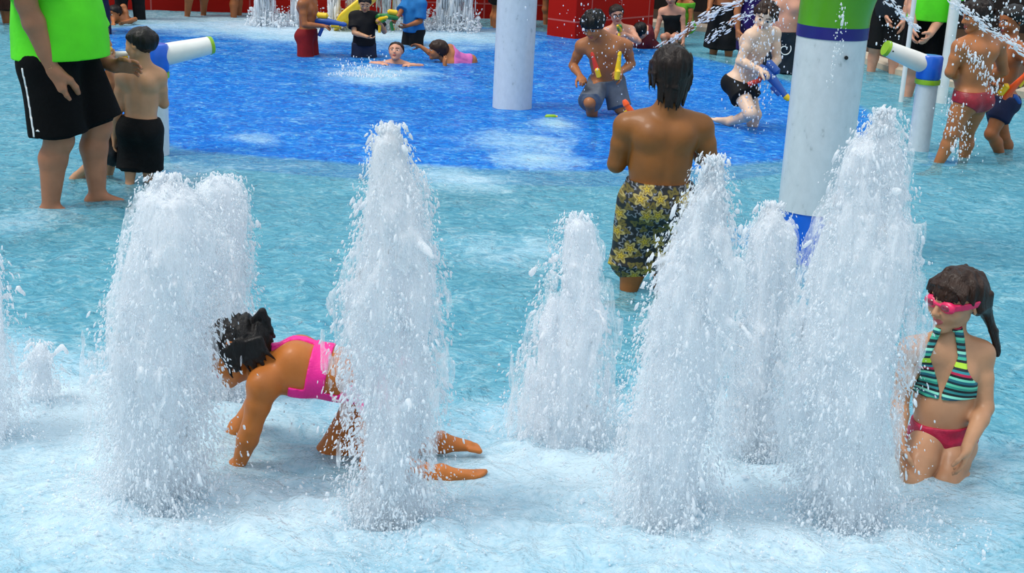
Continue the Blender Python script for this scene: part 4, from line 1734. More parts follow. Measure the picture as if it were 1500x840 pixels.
COLW = wet_white()
BLUE = plain('blue_plastic', '#0a5fd0', .3, .08, 14, .05, coat=.3)
NAVY = plain('navy_band', '#1c1c72', .35, .08, 14, .05)
GREEN = plain('green_dome', '#4f9a0c', .35, .08, 6, .05, coat=.2)
LIMEP = plain('lime_ring', '#86b51c', .4, .08, 14, .05)
WHITEP = plain('white_plastic', '#dfe1dc', .35, .05, 10, .04)
YEL = plain('yellow_plastic', '#f0c416', .35, .08, 14, .05)
RED = plain('red_plastic', '#d0301c', .35, .08, 14, .05)
ORG = plain('orange_plastic', '#f2581a', .35, .08, 14, .05)
TOYG = plain('toy_green', '#2c7d3a', .4, .08, 14, .05)
TOYB = plain('toy_blue', '#1f4f9c', .4, .08, 14, .05)
BLKP = plain('black_plastic', '#0c0c0e', .4, .1, 14, .05)

# middle column
pm = at_z(750, 157, 0)
rt = empty('column', (pm[0], pm[1], FLOOR_Z - .15), 'plain white round column standing in the deep-blue pool', 'column')
o = MB().lathe([(.168, .0), (.168, 3.6)], n=48).build('white_shaft', COLW, rt)
MB().lathe([(.215, .0), (.215, .03), (.18, .05), (.17, .055)], n=48).build('base_flange', COLW, rt)

# big column with the green top
pb_ = at_z(1181, 378, 0)
wtop = at_y(1177, 305, pb_[1])[2]
navy0 = at_y(1212, 53, pb_[1])[2]
navy1 = at_y(1213, 36, pb_[1])[2]
rt = empty('column', (pb_[0], pb_[1], FLOOR_Z), 'thick white column with a flared green top, navy band and blue foot', 'column')
zf = FLOOR_Z
MB().lathe([(.181, wtop - zf), (.181, navy0 - zf)], n=56).build('white_shaft', COLW, rt)
MB().lathe([(.176, 0), (.176, wtop - zf + .004)], n=56).build('blue_foot', BLUE, rt)
MB().lathe([(.184, navy0 - zf - .002), (.184, navy1 - zf)], n=56).build('navy_band', NAVY, rt)
mbx = MB()
rings = []
z0 = navy1 - zf
for i in range(15):
    t = i / 14
    rings.append((.183 + .20 * t ** 2.2, z0 + .55 * t, .10 * t ** 2.0))
vs, fs = [], []
n = 56
for (r, z, ox) in rings:
    for k in range(n):
        a = 2 * PI * k / n
        vs.append((ox * 1.9 + r * math.cos(a), r * math.sin(a), z))
for i in range(len(rings) - 1):
    for k in range(n):
        fs.append((i * n + k, i * n + (k + 1) % n, (i + 1) * n + (k + 1) % n, (i + 1) * n + k))
fs.append(tuple((len(rings) - 1) * n + k for k in range(n)))
mbx.add(vs, fs)
mbx.build('green_top', GREEN, rt)
# wet drip marks and a bolt on the shaft
MB().tube([V(.045, -.177, navy0 - zf - .085), V(.045, -.186, navy0 - zf - .085)], .010, 12).build('bolt', BLKP, rt)


# ---- water cannons
def cannon(p, zh, aim, label, lime_tip=True, post=.083):
    rt = empty('water_cannon', (p[0], p[1], FLOOR_Z), label, 'water cannon', 'water cannons on posts')
    hz = zh - FLOOR_Z
    MB().lathe([(post + .012, 0), (post + .012, .03), (post, .035), (post, hz - .005)], n=36).build('post', COLW, rt)
    MB().lathe([(post + .012, hz - .005), (post + .014, hz + .012), (post + .012, hz + .032)], n=36).build('lime_ring', LIMEP, rt)
    hd = MB().lathe([(post + .004, hz + .032), (post + .012, hz + .05), (post + .012, hz + .20), (post + .002, hz + .215), (.04, hz + .22)], n=36)
    hd.build('swivel_head', BLUE, rt)
    a = nrm(aim)
    c = V(0, 0, hz + .13)
    b = MB().tube([c + a * (post - .03), c + a * (post + .06), c + a * (post + .30)], [.074, .072, .060], 28)
    br = b.build('barrel', WHITEP, rt)
    MB().tube([c + a * (post + .30), c + a * (post + .325)], [.063, .058], 28).build('lime_tip', LIMEP, br)
    sd = nrm(np.cross(a, V(0, 0, 1)))
    q = c + a * (post + .27) - sd * .0 + V(0, 0, .0)
    MB().tube([q + nrm(V(0, -1, .0)) * .058, q + nrm(V(0, -1, 0)) * .066], .006, 10).build('screw', BLKP, br)
    return rt


zc = at_y(226, 112, at_z(230, 225, 0)[1])[2]
cannon(at_z(230, 225, 0), zc, V(.80, .55, .16), 'white water cannon on a post beside the boy in black trunks, aimed right')
p2 = at_z(1345, 219, 0)
zc2 = at_y(1358, 122, p2[1])[2]
cannon(p2, zc2, V(-.80, -.15, .28), 'white water cannon on a post beside the child in red briefs, aimed left')

# ---- back walls
wl0, wl1 = at_z(300, 17, 0), at_z(845, 31, 0)
wd = nrm((wl1 - wl0)[:2].tolist() + [0])
wn = V(-wd[1], wd[0], 0)
A0 = wl0 - wd * 14
A1 = wl1 + wd * 1.0
m, nt, out = new_mat('red_tile_wall')
tcn = N_(nt, 'ShaderNodeTexCoord')
mp = N_(nt, 'ShaderNodeMapping')
mp.inputs['Rotation'].default_value = (math.radians(90), 0, 0)
mp.inputs['Location'].default_value = (.31, .2, .31)
nt.links.new(tcn.outputs['Object'], mp.inputs[0])
bk = N_(nt, 'ShaderNodeTexBrick', offset=0.0)
bk.inputs['Scale'].default_value = 1.0
bk.inputs['Brick Width'].default_value = .62
bk.inputs['Row Height'].default_value = .62
bk.inputs['Mortar Size'].default_value = .010
bk.inputs['Color1'].default_value = lin('#a8140a')
bk.inputs['Color2'].default_value = lin('#c21a0e')
bk.inputs['Mortar'].default_value = lin('#c0605a')
nt.links.new(mp.outputs[0], bk.inputs['Vector'])
b = N_(nt, 'ShaderNodeBsdfPrincipled', i_Roughness=.75)
b.inputs['Specular IOR Level'].default_value = .15
nt.links.new(bk.outputs[0], b.inputs['Base Color'])
nt.links.new(b.outputs[0], out.inputs[0])
REDW = m


def slab(name, a, b_, th, z0, z1, mat, nrm_=wn):
    """an upright slab along a-b"""
    a, b_ = V(a[0], a[1], 0), V(b_[0], b_[1], 0)
    d = nrm(b_ - a)
    L = np.linalg.norm(b_ - a)
    o = MB().box((0, 0, z0), (L, th, z1)).build(name, mat, None, .01)
    o.location = a
    o.rotation_euler = (0, 0, math.atan2(d[1], d[0]))
    return o


tag(slab('wall_back', A0, A1, .3, -.3, 3.2, REDW), kind='structure')
# pale ledge in front of the wall
LEDGE = plain('pale_ledge', '#8fb0b2', .4, .14, 3, .2, 20, stretch=(1, 4, 1))
b0 = at_z(842, 57, 0)
b1 = at_z(956, 46, 0)
o = MB().box((0, 0, -.45), (np.linalg.norm((b1 - b0)[:2]), 0.45, 2.6)).build('red_partition_block', REDW, None, .02)
d_ = nrm(b1 - b0)
o.location = (b0[0], b0[1], 0)
o.rotation_euler = (0, 0, math.atan2(d_[1], d_[0]))
tag(o, 'dark red wall block jutting out into the pool behind the running boy', 'wall block')

# dark timber wall behind the crowd on the right, deck and kerb
c_pts = [at_z(x, y, .05) for x, y in [(930, 30), (1000, 36), (1090, 47), (1170, 60), (1230, 72), (1262, 81), (1325, 103), (1400, 120), (1500, 134), (1620, 150)]]
DECK = plain('brown_deck', '#3d2a16', .6, .25, 6, .2, 30, stretch=(1, 6, 1))
KERB = plain('sandstone_kerb', '#b9ab96', .6, .12, 9, .2, 40)
vs = []
for p in c_pts:
    vs.append((p[0], p[1], .07))
far = [(c_pts[-1][0] + 4, c_pts[-1][1], .07), (c_pts[-1][0] + 4, 30, .07), (c_pts[0][0], 30, .07)]
vs += far
nv = len(vs)
vs2 = [(x, y, -.35) for x, y, z in vs]
o = link('deck', vs + vs2, [tuple(range(nv))] + [(i, i + nv, (i + 1) % nv + nv, (i + 1) % nv) for i in range(nv)], DECK, None, False)
tag(o, kind='structure')
kb = MB()
prof = [(-.10, -.3), (-.10, .06), (-.075, .085), (.10, .085), (.12, .07), (.12, -.3)]
vs, fs = [], []
for i, p in enumerate(c_pts):
    d = nrm(c_pts[min(i + 1, len(c_pts) - 1)] - c_pts[max(i - 1, 0)])
    nn = V(-d[1], d[0], 0)
    nn = nn if nn[1] > 0 else -nn
    for (a, z) in prof:
        vs.append((p[0] + nn[0] * a, p[1] + nn[1] * a, z))
k = len(prof)
for i in range(len(c_pts) - 1):
    for j in range(k - 1):
        fs.append((i * k + j, i * k + j + 1, (i + 1) * k + j + 1, (i + 1) * k + j))
kb.add(vs, fs)
o = kb.build('kerb', KERB, None, 0, False)
tag(o, kind='structure')
DARKW = plain('dark_timber', '#1a120c', .7, .5, 3, .3, 14, stretch=(6, 1, .6))
w0 = at_z(935, 26, 0)
tag(slab('wall_right', V(w0[0], 20.6, 0), V(16, 18.2, 0), .3, -.3, 3.4, DARKW), kind='structure')

# ---- two slim white posts round the right lifeguard
POST = plain('white_post', '#d9dcd8', .4, .06, 10, .05)
for (px0, py0, px1, py1, r, dy, lab) in [(1345, -30, 1325, 108, .022, -.30, 'slim white post left of the lifeguard with the folded arm'), (1404, -20, 1384, 112, .05, -.25, 'white post between the right lifeguard and the child in red briefs')]:
    Yp = at_z(1330, 143, 0)[1] + dy
    a, b_ = at_y(px0, py0, Yp), at_y(px1, py1, Yp)
    xc = b_[0]
    rt = empty('post', (xc, Yp, FLOOR_Z), lab, 'post')
    MB().lathe([(r, 0), (r, 2.9 - FLOOR_Z)], n=20).build('tube', POST, rt)
    MB().lathe([(r * 2.0, 0), (r * 2.0, .02), (r * 1.1, .05)], n=20).build('base_flange', POST, rt)

# ---- yellow slide mouth in front of the red wall
Ysl = at_z(545, 44, 0)[1] + .0
rt_p = at_y(535, 34, Ysl)
rt = empty('slide', (rt_p[0] + .05, Ysl, .08), 'yellow slide mouth behind the boy in the black shirt', 'slide')
vs, fs = [], []
segs = 12
path = [(-.32, -.10, -.15), (-.12, .0, .02), (.12, .1, .22), (.38, .2, .50), (.55, .3, .85)]
for (x, y, z) in path:
    for kx in range(segs + 1):
        a = PI + PI * kx / segs
        vs.append((x - .22 * math.sin(a) * 0 + .08 * math.sin(a), y + .30 * math.cos(a), z + .26 + .26 * math.sin(a)))
w_ = segs + 1
for i in range(len(path) - 1):
    for kx in range(segs):
        fs.append((i * w_ + kx, i * w_ + kx + 1, (i + 1) * w_ + kx + 1, (i + 1) * w_ + kx))
o = link('chute', vs, fs, YEL, rt)
md = o.modifiers.new('solid', 'SOLIDIFY')
md.thickness = .05
md = o.modifiers.new('sub', 'SUBSURF')
md.levels = md.render_levels = 1
MB().tube([V(.3, .2, -.42), V(.3, .2, .45)], .05, 16).build('leg', YEL, rt)


# ---- toy water guns
def water_gun(p, d, label, body, tank, tip, L=.34, up=V(0, 0, 1), grip=None):
    """a pump water gun with its grip at p, muzzle along d"""
    d = nrm(d)
    up = nrm(up - d * (np.asarray(up) @ d))
    rt = empty('water_gun', p, label, 'water gun', 'toy water guns')
    s = L / .34
    q = lambda a, b: d * a * s + up * b * s
    MB().tube([q(-.07, .055), q(-.03, .06), q(.05, .06), q(.14, .052), q(.20, .045)], [.018 * s, .032 * s, .033 * s, .024 * s, .020 * s], 16).build('body', body, rt)
    MB().tube([q(-.01, .005), q(0, -.01), q(-.03, -.085)], [.020 * s, .019 * s, .017 * s], 12).build('grip', grip or body, rt)
    MB().tube([q(-.055, .105), q(-.045, .112), q(.04, .112), q(.055, .105)], [.012 * s, .030 * s, .030 * s, .014 * s], 16).build('tank', tank, rt)
    MB().tube([q(.20, .045), q(.225, .045), q(.24, .045)], [.024 * s, .020 * s, .012 * s], 16).build('nozzle', tip, rt)
    MB().tube([q(.09, .022), q(.17, .022)], [.019 * s, .017 * s], 14).build('pump', tank, rt)
    return rt


# ---- falling water in front of the red wall
def curtain(px0, px1, py1, label, n, r=.011):
    Yw = at_z((px0 + px1) / 2, py1 - 8, 0)[1] - .15
    a, b_ = at_y(px0, py1 - 8, Yw), at_y(px1, py1 - 8, Yw)
    rt = empty('waterfall', ((a[0] + b_[0]) / 2, Yw, 0), label, 'waterfall', 'water falling in front of the red wall')
    k = int((b_[0] - a[0]) / .09)
    cols = RNG.uniform(a[0], b_[0], max(k, 5))
    wgt = RNG.uniform(.3, 1, len(cols))
    pick = RNG.choice(len(cols), n, p=wgt / wgt.sum())
    z = RNG.uniform(-.02, 2.2, n)
    x = cols[pick] + RNG.normal(0, .028, n)
    y = Yw + RNG.normal(0, .05, n)
    D = np.stack([RNG.normal(0, .03, n), RNG.normal(0, .03, n), -np.ones(n)], 1)
    o = drops('falling_drops', np.stack([x, y, z], 1), RNG.lognormal(math.log(r * .75), .35, n), D, None, RNG.uniform(5, 16, n))
    k2 = n // 3
    P = np.stack([RNG.uniform(a[0] - .1, b_[0] + .1, k2), Yw + RNG.normal(0, .14, k2).clip(-.3, .3), np.abs(RNG.normal(0, .10, k2))], 1)
    o2 = drops('splash_drops', P, RNG.lognormal(math.log(r * .7), .4, k2), RNG.normal(0, 1, (k2, 3)), None, RNG.uniform(1, 2, k2))
    for c in (o, o2):
        c.parent = rt
        c.matrix_parent_inverse = rt.matrix_basis.inverted()


curtain(376, 404, 44, 'white water curtain farthest left, falling in front of the red wall', 1800)
curtain(432, 496, 46, 'white water curtain falling behind the boy in red trunks', 2600)
curtain(512, 582, 48, 'white water curtain falling behind the boy in the black shirt', 1300)
curtain(612, 692, 50, 'wide white water curtain falling to the right of the boy in the blue shirt', 4200)


def spray(label, pts, Y, n, width, r=.004, stretch=3.0, dirv=None):
    """droplets thrown along a line of pixels at depth Y"""
    P3 = [at_y(x, y, Y + d) for x, y, d in pts]
    c = sum(P3) / len(P3)
    t = RNG.uniform(0, len(P3) - 1.001, n)
    i = t.astype(int)
    A = np.array(P3)
    P = A[i] + (A[i + 1] - A[i]) * (t - i)[:, None]
    D = (A[i + 1] - A[i]) if dirv is None else np.repeat(np.array([dirv]), n, 0)
    P = P + RNG.normal(0, width, (n, 3))
    P[:, 2] = np.maximum(P[:, 2], .01)
    o = drops('water_spray', P, RNG.lognormal(math.log(r * .62), .4, n), D + RNG.normal(0, .05, (n, 3)), None, RNG.uniform(1, stretch, n))
    recenter(o, c)
    tag(o, label, 'water spray', 'spray in the air', 'stuff')
    return o


dn = V(0, 0, -1)
spray('thin water stream crossing the air in front of the crowd behind the floral shorts', [(1110, -8, 0), (1060, 12, 0), (1010, 40, 0), (960, 78, 0)], 11.9, 260, .02, .006, 7)
spray('second thin water stream just below, above the wet dark hair', [(1120, 8, 0), (1075, 32, 0), (1035, 60, 0)], 12.2, 150, .025, .006, 6)
spray('scattered drops falling over the bending person with the black trunks', [(1135, 0, 0), (1120, 50, -.1), (1105, 110, -.1), (1100, 170, -.1)], 11.0, 420, .10, .0065, 3, dn)
spray('drops trickling down the front of the big column', [(1234, 0, 0), (1231, 60, 0), (1215, 120, 0)], 6.75, 90, .012, .0045, 3, dn)
spray('thin water stream left of the right lifeguard', [(1292, -10, 0), (1318, 18, 0), (1346, 42, 0)], 9.9, 120, .012, .006, 7)
spray('thick ragged water stream over the head of the child in red briefs', [(1398, 4, 0), (1440, 36, 0), (1505, 78, 0)], 9.35, 260, .016, .006, 6)
spray('bright drops falling at the top right corner', [(1440, -10, 0), (1475, 30, 0), (1500, 50, 0)], 9.4, 200, .12, .0065, 2, dn)
spray('drops running down the back of the child in red briefs', [(1412, 64, 0), (1440, 100, 0), (1462, 140, 0)], 9.55, 170, .035, .006, 4, dn)
spray('drops dripping below the red briefs', [(1392, 140, 0), (1405, 190, 0), (1412, 232, 0)], 9.6, 200, .05, .006, 3, dn)
spray('loose drops in the dark gap right of the green topped column', [(1298, 0, 0), (1302, 60, 0)], 9.0, 40, .05, .006, 2, dn)
spray('fine drops in the air over the running boy', [(845, 10, 0), (890, 60, 0), (920, 110, 0)], 11.0, 160, .16, .005, 3, dn)
spray('sparse drops around the head of the crawling girl', [(270, 470, 0), (320, 560, 0), (400, 640, 0), (600, 620, 0), (650, 690, 0)], 4.25, 170, .05, .0035, 1.6, dn)

spray('low white splash on the deep-blue water in front of the boy in the black top', [(500, 112, 0), (535, 106, 0), (575, 114, 0)], at_z(540, 112)[1], 380, .07, .007, 2.5, V(0, 0, 1))
pt = at_z(807, 171, .01)
rt = empty('floating_toy', pt, 'small yellow green toy floating on the deep-blue water right of the plain white column', 'toy')
MB().tube([V(-.05, 0, 0), V(-.035, 0, 0), V(.03, 0, .004), V(.045, 0, .004)], [.006, .018, .016, .006], 14).build('body', LIMEP, rt)
MB().tube([V(.042, 0, .004), V(.055, 0, .004)], [.009, .007], 12).build('cap', YEL, rt)
# ------------------------------------------------------------------ people farther back
def standing(name, label, wl, S, yaw, skin, arms=None, depth=None, legs=None, lean=(0, 0, 0), build=1.0, h=.009, HH=None, hf=None, clothes=(), hair=None, hairp=None, dy=0, lips=None, shw=1.0, twist=0, sitz=None, belly=.3, pel=None, neck=None, head=None, shp=None, hu=None):
    p0 = at_z(*wl, 0)
    Yk = p0[1] + dy
    px = lambda x, y, d=0.0: at_y(x, y, Yk + d)
    if depth is None:
        depth = -float(zone_depth(np.array([[p0[0]]]), np.array([[p0[1]]]))[0, 0])
    f = yawv(yaw)
    P = V(p0[0], Yk, -depth + .53 * S) if pel is None else px(*pel)
    N = P + nrm(V(0, 0, 1) + V(*lean)) * .285 * S if neck is None else px(*neck)
    fg = Fig(name, S, P, N, yawv(yaw + twist), skin, h=h, pf=f, build=build, HH=HH or .158 * S, hf=hf, lips=lips, label=label, shw=shw, belly=belly, head=None if head is None else px(*head), hu=hu)
    if shp:
        fg.sh = {k: px(*v) for k, v in shp.items()}
    arms = arms or {}
    for sd in 'LR':
        a = dict(arms.get(sd, {}))
        for kk in ('W', 'E'):
            if kk in a:
                a[kk] = px(*a[kk])
        fg.set_arm(sd, **a)
    legs = legs or {}
    for sd in 'LR':
        a = dict(legs.get(sd, {}))
        for kk in ('A', 'K'):
            if kk in a:
                a[kk] = px(*a[kk])
        if 'A' not in a:
            sg = 1 if sd == 'L' else -1
            a['A'] = V(P[0], P[1], -depth + .04 * S) + fg.pl * sg * .075 * S
        fg.set_leg(sd, **a)
    fg.build_fields()
    for c in clothes:
        kind, nm, mat = c[:3]
        getattr(fg, kind)(nm, mat, **(c[3] if len(c) > 3 else {}))
    if hair is not None:
        fg.hair(hair, hh=max(.006, h * .7), **(hairp or {}))
        fg.brow = hair
    fg.finish()
    fg.px = px
    return fg


CL = lambda n, c, **k: M(n, c, .75, .14, 16, .25, 40, spec=.25, **k)
SH = {}
WETRED = CL('red_trunks', '#7d1116')
BLKT = CL('black_cloth', '#08090b')
NAVYT = CL('navy_cloth', '#151d3c')
GREYT = CL('grey_trunks', '#5d6470')
TEAL = CL('blue_shirt', '#1c6aa8')
NAVYB = CL('washed_blue_shirt', '#3d4b70')
long_ = dict(a=-.12, vol=1.10, slope=.6, back=.5)

a = standing('boy', 'person with bare tanned back in dark red trunks aiming a toy gun right', (450, 81), 1.18, 75, 'brown',
             arms=dict(L=dict(W=(474, 34, .08), pole=V(-.2, 0, -1), curl=.9), R=dict(W=(472, 38, -.12), pole=V(-.4, -.3, -1), curl=.9)),
             clothes=[('trunks', 'swim_trunks', WETRED, dict(frac=.95, flare=.03, waist=.15))], hair=HAIR_BLK)
water_gun(at_y(472, 40, at_z(450, 81)[1] - .03), V(1, -.1, -.02), 'toy water gun in the hands of the boy in dark red trunks', TOYB, YEL, TOYB, .36)
b_ = standing('boy', 'person in a black short-sleeved top facing the camera, looking down', (533, 83), 1.03, 12, 'fair', hf=nrm(V(.15, -1, -.45)),
              arms=dict(L=dict(W=(557, 34, -.05), pole=V(.6, .3, -1), curl=.9), R=dict(W=(538, 54, -.16), pole=V(-.8, 0, -.6), curl=.6)),
              clothes=[('shirt', 'rash_shirt', CL('black_shirt', '#0b0b0f'), dict(hem=-.1, sleeve=.7, pad=.01)), ('trunks', 'swim_trunks', CL('slate_trunks', '#20263a'), dict(frac=.95, flare=.03, waist=.0))], hair=HAIR_BLK)
water_gun(at_y(556, 37, at_z(533, 83)[1] - .07), V(.5, -.8, .35), 'toy water gun held up by the boy in the black top', YEL, TOYG, YEL, .28)
c_ = standing('boy', 'person in a wet blue short-sleeved top pointing a toy gun left', (605, 66), 1.10, -40, 'brown',
              arms=dict(R=dict(W=(577, 32, -.25), pole=V(0, .2, -1), curl=.9), L=dict(W=(596, 38, -.18), pole=V(.8, .2, -.8), curl=.5)),
              clothes=[('shirt', 'rash_shirt', TEAL, dict(hem=-.12, sleeve=.85, pad=.01, flare=.012)), ('trunks', 'swim_trunks', BLKT, dict(frac=.9, flare=.03, waist=.0))], hair=HAIR_BLK)
water_gun(at_y(573, 33, at_z(605, 66)[1] - .27), V(-1, -.15, .12), 'green and yellow toy water gun pointed left by the boy in the blue top', TOYG, YEL, YEL, .34)
# child low in the water, face up
y_ = at_z(578, 92)[1]
d_ = standing('child', 'person sunk to the shoulders in the deep-blue water with the face turned up', (579, 93), .98, -10, 'pink', pel=(580, 128, .05), neck=(580, 92, .04), head=(580, 76, .02), hf=nrm(V(-.1, -1, .35)), hu=V(0, .35, 1), HH=.19,
              arms=dict(L=dict(W=(600, 96, -.12), pole=V(1, 0, 0)), R=dict(W=(560, 94, -.12), pole=V(-1, 0, 0))),
              legs=dict(L=dict(A=(590, 150, .35), pole=V(.3, -1, 0)), R=dict(A=(566, 150, .35), pole=V(-.3, -1, 0))),
              clothes=[('trunks', 'swim_trunks', NAVYT, dict(frac=.8))], hair=HAIR_DKB, hairp=dict(a=.06))
e_ = standing('girl', 'person swimming left in a pink top with long brown wet hair', (646, 92), 1.1, -90, 'tan', pel=(684, 96, .15), neck=(655, 86, .02), head=(641, 74, .0), hf=nrm(V(-1, -.25, .05)), hu=V(.1, 0, 1), HH=.20,
              arms=dict(R=dict(W=(616, 68, .12), pole=V(0, 0, -1), hd=V(-1, 0, .2)), L=dict(W=(652, 96, -.20), pole=V(0, -.5, -1))),
              legs=dict(L=dict(A=(745, 104, .1), pole=V(0, 0, -1), fd=V(1, 0, -.2), up=V(0, 0, -1)), R=dict(A=(745, 104, .35), pole=V(0, 0, -1), fd=V(1, 0, -.2), up=V(0, 0, -1))),
              clothes=[('shirt', 'swim_top', CL('pink_top', '#c868a8'), dict(hem=.0, sleeve=0, pad=.008, flare=-.01, neck=.86))], hair=HAIR_BRN, hairp=long_)
# running boy with toy guns at his waist
f_ = standing('boy', 'person running through the blue pool with wet black hair and grey trunks', (885, 166), 1.36, -18, 'tan', pel=(888, 118, .05), neck=(882, 56, -.06), head=(869, 38, -.14), hf=nrm(V(-.5, -1, -.55)), hu=V(-.25, -.35, 1), HH=.215, h=.008,
              shp=dict(R=(852, 68, -.02), L=(917, 68, .02)),
              arms=dict(R=dict(E=(839, 96, .06), W=(850, 112, -.14), curl=.9), L=dict(E=(925, 94, .1), W=(908, 106, -.12), curl=.9)),
              legs=dict(R=dict(K=(864, 150, -.22), A=(872, 200, .05)), L=dict(K=(908, 158, -.02), A=(925, 195, .35), fd=V(0, -.4, -1))),
              clothes=[('trunks', 'swim_trunks', GREYT, dict(frac=.98, flare=.035, waist=.10))], hair=HAIR_BLK, hairp=dict(a=-.1, vol=1.14, slope=.5, rough=.04))
Yr = at_z(885, 166)[1]
water_gun(at_y(874, 104, Yr - .17), V(-.35, -.1, 1), 'red and yellow toy gun at the waist of the running boy', RED, YEL, RED, .24, V(0, -1, .2))
water_gun(at_y(904, 106, Yr - .19), V(.05, -.1, 1), 'yellow toy gun in the hand of the running boy', YEL, YEL, YEL, .26, V(0, -1, .2))
g_ = standing('woman', 'person in glasses with bare shoulders behind the running boy, holding a yellow toy gun', (905, 74), 1.35, 5, 'pink', HH=.205, pel=(906, 96, .1), neck=(905, 41, .0), head=(903, 21, -.05), legs=dict(L=dict(A=(915, 112, -.3)), R=dict(A=(895, 112, -.3))),
              arms=dict(L=dict(W=(915, 50, -.25), pole=V(1, 0, -.6), curl=.8), R=dict(W=(903, 53, -.25), pole=V(-1, 0, -.6), curl=.8)),
              clothes=[('shirt', 'swim_top', CL('dark_swim_top', '#2c1410'), dict(hem=-.2, sleeve=0, neck=.62, pad=.008))], hair=HAIR_DKB)
hg = g_.Hc
gl = MB()
for q in (1, -1):
    c = g_.hp(.155 * q, .02, .45)
    gl.tube([c + .030 * (math.cos(k / 16 * 2 * PI) * g_.hl + .7 * math.sin(k / 16 * 2 * PI) * g_.hu) for k in range(17)], .0035, 6)
    gl.tube([g_.hp(.29 * q, .04, .42), g_.hp(.40 * q, .05, -.02)], .0035, 6)
gl.tube([g_.hp(.05, .03, .46), g_.hp(-.05, .03, .46)], .003, 6)
o = gl.build('glasses', BLKP)
o.parent = g_.o
o.matrix_parent_inverse = Matrix.Translation(-g_.o.location)
water_gun(at_y(907, 50, at_z(905, 74)[1] - .32), V(-.2, -.8, .4), 'yellow and green toy gun held by the person in glasses', YEL, TOYG, YEL, .26)
h_ = standing('child', 'person crouching low in the water with dark hair, right of the person in glasses', (944, 70), 1.15, -120, 'pink', pel=(950, 72, .1), neck=(942, 52, .0), head=(938, 46, -.1), HH=.2, hf=nrm(V(-.6, .3, -.7)), hu=V(-.3, -.6, .8),
              arms=dict(R=dict(W=(920, 68, -.05)), L=dict(W=(930, 70, .05))),
              legs=dict(L=dict(A=(955, 92, .3), pole=V(-1, 0, .4)), R=dict(A=(955, 92, -.1), pole=V(-1, 0, .4))),
              clothes=[('shirt', 'swim_top', CL('maroon_cloth', '#5a1420'), dict(hem=-.2, sleeve=.4))], hair=HAIR_BLK)
i_ = standing('woman', 'person in a black one-piece swimsuit in front of the dark wall', (985, 68), 1.08, -15, 'pink', HH=.19, pel=(986, 53, .1), neck=(984, 13, .0), head=(983, -5, -.05), legs=dict(L=dict(A=(990, 84, -.1)), R=dict(A=(978, 84, -.1))),
              clothes=[('shirt', 'swimsuit', CL('black_swimsuit', '#0c1416'), dict(hem=-.32, sleeve=0, neck=.85, pad=.008, flare=-.02))], hair=HAIR_DKB, hairp=long_)
j_ = standing('child', 'child in a lime green swimsuit standing beside the black one-piece', (1009, 66), .98, -60, 'tan', HH=.185, depth=.14, pel=(1006, 37, .0), neck=(1004, 2, .0),
              clothes=[('shirt', 'swimsuit', CL('lime_suit', '#5fae2a'), dict(hem=-.35, sleeve=.25, neck=.95, pad=.008, flare=-.01))], hair=HAIR_BLD, hairp=long_)
k_ = standing('man', 'person with bare chest and long black shorts in the pale water', (1056, 80), 1.45, -35, 'tan', HH=.215, depth=.22,
              arms=dict(L=dict(W=(1078, 24, -.2)), R=dict(W=(1036, 30, -.2))),
              clothes=[('trunks', 'shorts', BLKT, dict(frac=1.3, flare=.04, waist=.05))], hair=HAIR_DKB)
l_ = standing('person', 'person in a purple top partly hidden by the bending person in black trunks', (1094, 92), 1.40, 30, 'tan', HH=.21, depth=.3,
              clothes=[('shirt', 'top', CL('purple_top', '#2d1a5e'), dict(hem=-.2, sleeve=.3)), ('trunks', 'shorts', CL('purple_shorts', '#241a4a'), dict(frac=.8))], hair=HAIR_BRN, hairp=long_)
# the one bending forward
m_ = standing('boy', 'person bending forward on one knee, fair skinned, in black side-striped trunks', (1092, 186), 1.40, 55, 'pale', pel=(1086, 118, .0), neck=(1112, 48, -.05), head=(1120, 24, -.08), HH=.215, hf=nrm(V(-.2, -.9, -.35)), h=.008,
              shp=dict(R=(1100, 54, -.16), L=(1134, 50, .10)),
              arms=dict(R=dict(E=(1084, 90, -.2), W=(1112, 102, -.28), curl=.9), L=dict(E=(1138, 88, .05), W=(1121, 108, -.15), curl=.9)),
              legs=dict(R=dict(K=(1100, 166, -.3), A=(1068, 180, .05), fd=V(-1, .2, -.2), up=V(0, 0, -1)), L=dict(K=(1106, 168, .02), A=(1102, 205, .05))),
              clothes=[('trunks', 'swim_trunks', BLKT, dict(frac=.48, flare=.03, waist=.05))], hair=HAIR_BRN, hairp=dict(a=-.1, vol=1.12, rough=.04))
water_gun(at_y(1114, 116, at_z(1092, 186)[1] - .24), V(.7, -.3, -.65), 'blue toy gun with a yellow tip held low by the bending person', TOYB, TOYB, YEL, .40, V(.6, 0, .7), RED)
n_ = standing('man', 'person in dark swim shorts with a white swirl, beside the big column', (1142, 106), 1.62, -10, 'pink', HH=.225, depth=.5,
              clothes=[('trunks', 'shorts', CL('dark_teal_shorts', '#16222c'), dict(frac=.85, flare=.04, waist=.18))], hair=HAIR_DKB)
sw = MB()
Yn = at_z(1142, 106)[1]
ct = at_y(1146, 70, Yn)
pts = []
for k in range(26):
    t = k / 25
    a_ = t * 2.2 * PI
    r_ = .02 + .05 * t
    pts.append(V(ct[0] + r_ * math.cos(a_), Yn - .145 + .0 * t, ct[2] + r_ * math.sin(a_)))
sw.tube(pts, .006, 6)
o = sw.build('swirl_print', WHITEP)
o.parent = n_.o
o.matrix_parent_inverse = Matrix.Translation(-n_.o.location)
